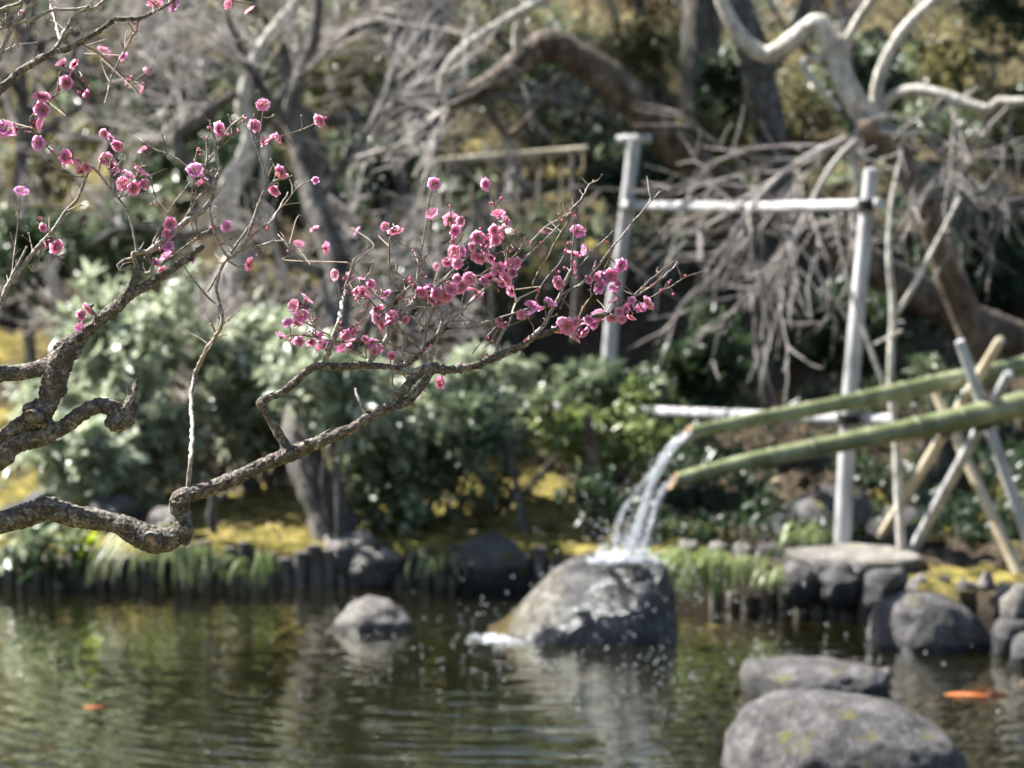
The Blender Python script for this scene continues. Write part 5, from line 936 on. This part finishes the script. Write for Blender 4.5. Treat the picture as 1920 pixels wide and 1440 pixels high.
FL = """292 6 36 3.2|327 12 27|117 122 29|140 120 24|128 155 34|165 178 22|78 182 36|72 202 32|82 207 34|66 230 38|30 242 28|74 268 32|122 295 34|147 300 30|163 313 22|195 250 21|206 262 25|224 270 31|271 283 28|200 300 31|212 312 36|232 345 32|262 325 32|250 352 32|270 345 23|240 330 26|40 360 31|105 463 33|86 458 20|78 428 22|409 243 36|477 236 30|493 198 30|503 265 36|523 258 24|600 225 28|527 322 35|515 356 28 3.1|592 338 16|365 322 36|380 342 25|318 420 30|317 438 30|315 462 26|310 480 30|425 425 26|467 495 30|168 578 35|148 613 22|290 492 20|362 486 18|
574 563 31|565 592 34|556 606 26|540 608 24|562 640 24|605 650 30|583 642 22|655 648 34|640 652 25|645 625 28|665 622 26|632 515 28|680 550 30|668 545 20|720 548 28|705 580 32|708 596 24|735 592 26|728 606 22|751 592 22|740 428 33|722 425 20|815 345 28|811 402 28|843 410 32|853 433 26|855 474 36|858 494 24|910 345 29|935 402 30|947 414 30|945 428 24|895 447 32|912 455 30|900 477 36|920 484 30|927 432 26|935 505 34|947 524 37|918 522 30|957 494 26|968 502 24|805 560 36|830 545 32|845 543 30|818 552 32|880 522 30|893 550 31|865 536 28|790 547 28|800 538 26|665 430 24 3.4|938 608 26|825 717 28|865 683 18 3.12|702 660 20|714 655 18|
1085 433 33|1074 477 38|1078 502 30|1048 530 31|1030 570 29|998 572 31|995 590 29|1122 518 28|1126 537 35|1145 517 31|1165 498 31|1120 595 37|1112 606 26|1065 612 37|1047 617 29|1090 612 28|1183 571 30|1175 578 22|1212 570 33|1203 580 28|1162 585 22|910 345 20|930 450 24|
598 630 22|620 646 22|553 636 22|672 636 20|690 556 22|760 600 20|884 538 24|860 522 24|838 556 26|822 566 22|906 466 26|888 462 24|942 440 22|962 512 22|932 520 24|978 590 22|1012 575 20|1135 524 24|1155 508 24|1105 600 24|1055 606 26|1082 606 24|
195 100 36 3.9|240 150 22 3.9|270 165 24 3.9|280 130 22 3.9|8 245 50 3.5|85 178 22 3.4|560 458 24 3.9|610 465 26 3.9|655 520 22 3.9|590 430 20 3.8|470 20 26 3.5|430 8 24 3.4|230 105 20 4|100 20 24 3.3|48 20 20 3.2|820 500 18 3.9|960 545 26 3.5|1020 430 18 3.6""".replace('\n', '')
for it in FL.split('|'):
    q = [float(z) for z in it.split()]
    if q: put('o', q[0], q[1], q[2], q[3] if len(q) > 3 else None)
rx_ = np.random.default_rng(77); base_ = [[float(z) for z in it.split()] for it in FL.split('|') if it.strip()]
near_ = [q for q in base_ if len(q) == 3 and (520 < q[0] < 1230 or q[0] < 300)]
for k in range(40):
    q = near_[int(rx_.integers(len(near_)))]; a = rx_.uniform(0, 6.28); put('o', q[0] + 27 * math.cos(a), q[1] + 22 * math.sin(a), rx_.uniform(18, 27))
BU = """100 285 16|158 150 14|150 172 16|170 160 12|90 195 14|290 370 11|296 380 10|285 384 12|392 240 14|388 258 13|430 252 14|448 247 14|462 222 13|375 290 14|373 280 12|75 410 15|92 452 12|282 490 14|297 497 14|402 425 12|396 428 11|470 440 12|500 430 13|503 425 11|254 45 11|256 58 11|262 38 9|770 525 17|776 535 12|769 530 12|645 523 15|653 545 16|660 548 14|690 555 11|705 548 12|750 555 12|744 560 11|775 560 11|790 500 10|793 510 11|800 520 11|1062 403 12|1072 400 12|1080 406 12|1055 412 9|1060 502 12|1048 511 12|1010 546 18|1094 576 14|1137 455 12|1116 500 9|1060 470 12|1066 455 13|1080 520 10|1200 552 9|1222 535 9|1240 545 12 3.1|1255 530 11 3.1|1262 550 12 3.12|1285 517 10 3.1|1270 493 9|1205 580 12|862 430 14|845 385 14|925 383 18|920 380 12|938 372 14|950 412 13|965 435 12|955 440 10|935 545 10|925 640 14|915 634 13|940 600 12|950 605 12|975 465 11|985 480 12|995 455 10|1030 440 11|1015 455 10|875 527 13|840 530 11|668 560 12|680 585 11|687 573 12|700 578 11|570 628 12|580 622 11|545 635 14|590 600 12|600 640 11|625 645 12|630 640 11|717 600 11|760 590 11|752 600 10|812 640 12|808 648 11|800 652 12|710 650 12|960 655 12|985 640 12|1000 632 10|905 668 11|912 664 10|1150 580 10|1130 600 10|210 340 12|180 318 12|216 330 12|232 322 12|255 310 11|245 365 11|275 350 12|60 240 12|48 246 11|110 170 14|102 186 12|120 150 11|520 330 12|535 332 10|485 385 11|470 425 10|480 410 10|365 300 12|360 330 13|378 315 12|330 420 12|310 430 10|300 470 12|325 470 12|155 605 11|1180 430 8|1205 397 8|1098 357 9|950 470 11|960 470 11|900 430 12|915 440 12|850 450 11|860 462 11|815 335 11|905 335 10|737 440 11|748 432 11|760 460 11 3.3|775 470 11 3.3|600 235 10|610 222 12|540 470 12 3.3|420 455 10|660 615 11|672 606 11|640 605 11""".replace('\n', '')
for it in BU.split('|'):
    q = [float(z) for z in it.split()]
    if q: put('b', q[0], q[1], q[2], q[3] if len(q) > 3 else None)
tag(STALK.build('flower_stalks', 'twig_dark', ptree), kind='stuff')
# very fine side shoots along the twigs
mb = MB(); rs = np.random.default_rng(91); cand = SK[(SK[:, 3] < 4.5) & (SK[:, 2] < 3.2) & (SK[:, 1] < 720)]
for k in range(330):
    q = cand[int(rs.integers(len(cand)))]; a = rs.uniform(-2.6, -0.2) if rs.random() < .8 else rs.uniform(0, 6.28); l = rs.uniform(8, 46); A = at(q[0], q[1], q[2]); x1, y1 = q[0] + l * math.cos(a), q[1] + l * math.sin(a); dd = q[2] + rs.normal(0, .02)
    P, r = smooth_path([A, at((q[0] + x1) / 2 + rs.normal(0, 2), (q[1] + y1) / 2 + rs.normal(0, 2), (q[2] + dd) / 2), at(x1, y1, dd)], [.0010, .0008, .0005], .004, .5); tube(mb, P, r, 4)
    if rs.random() < .45: sphere(mb, at(x1, y1, dd), rs.uniform(.0012, .002), 6, 4)
tag(mb.build('fine_shoots', 'twig_dark', ptree), kind='stuff')
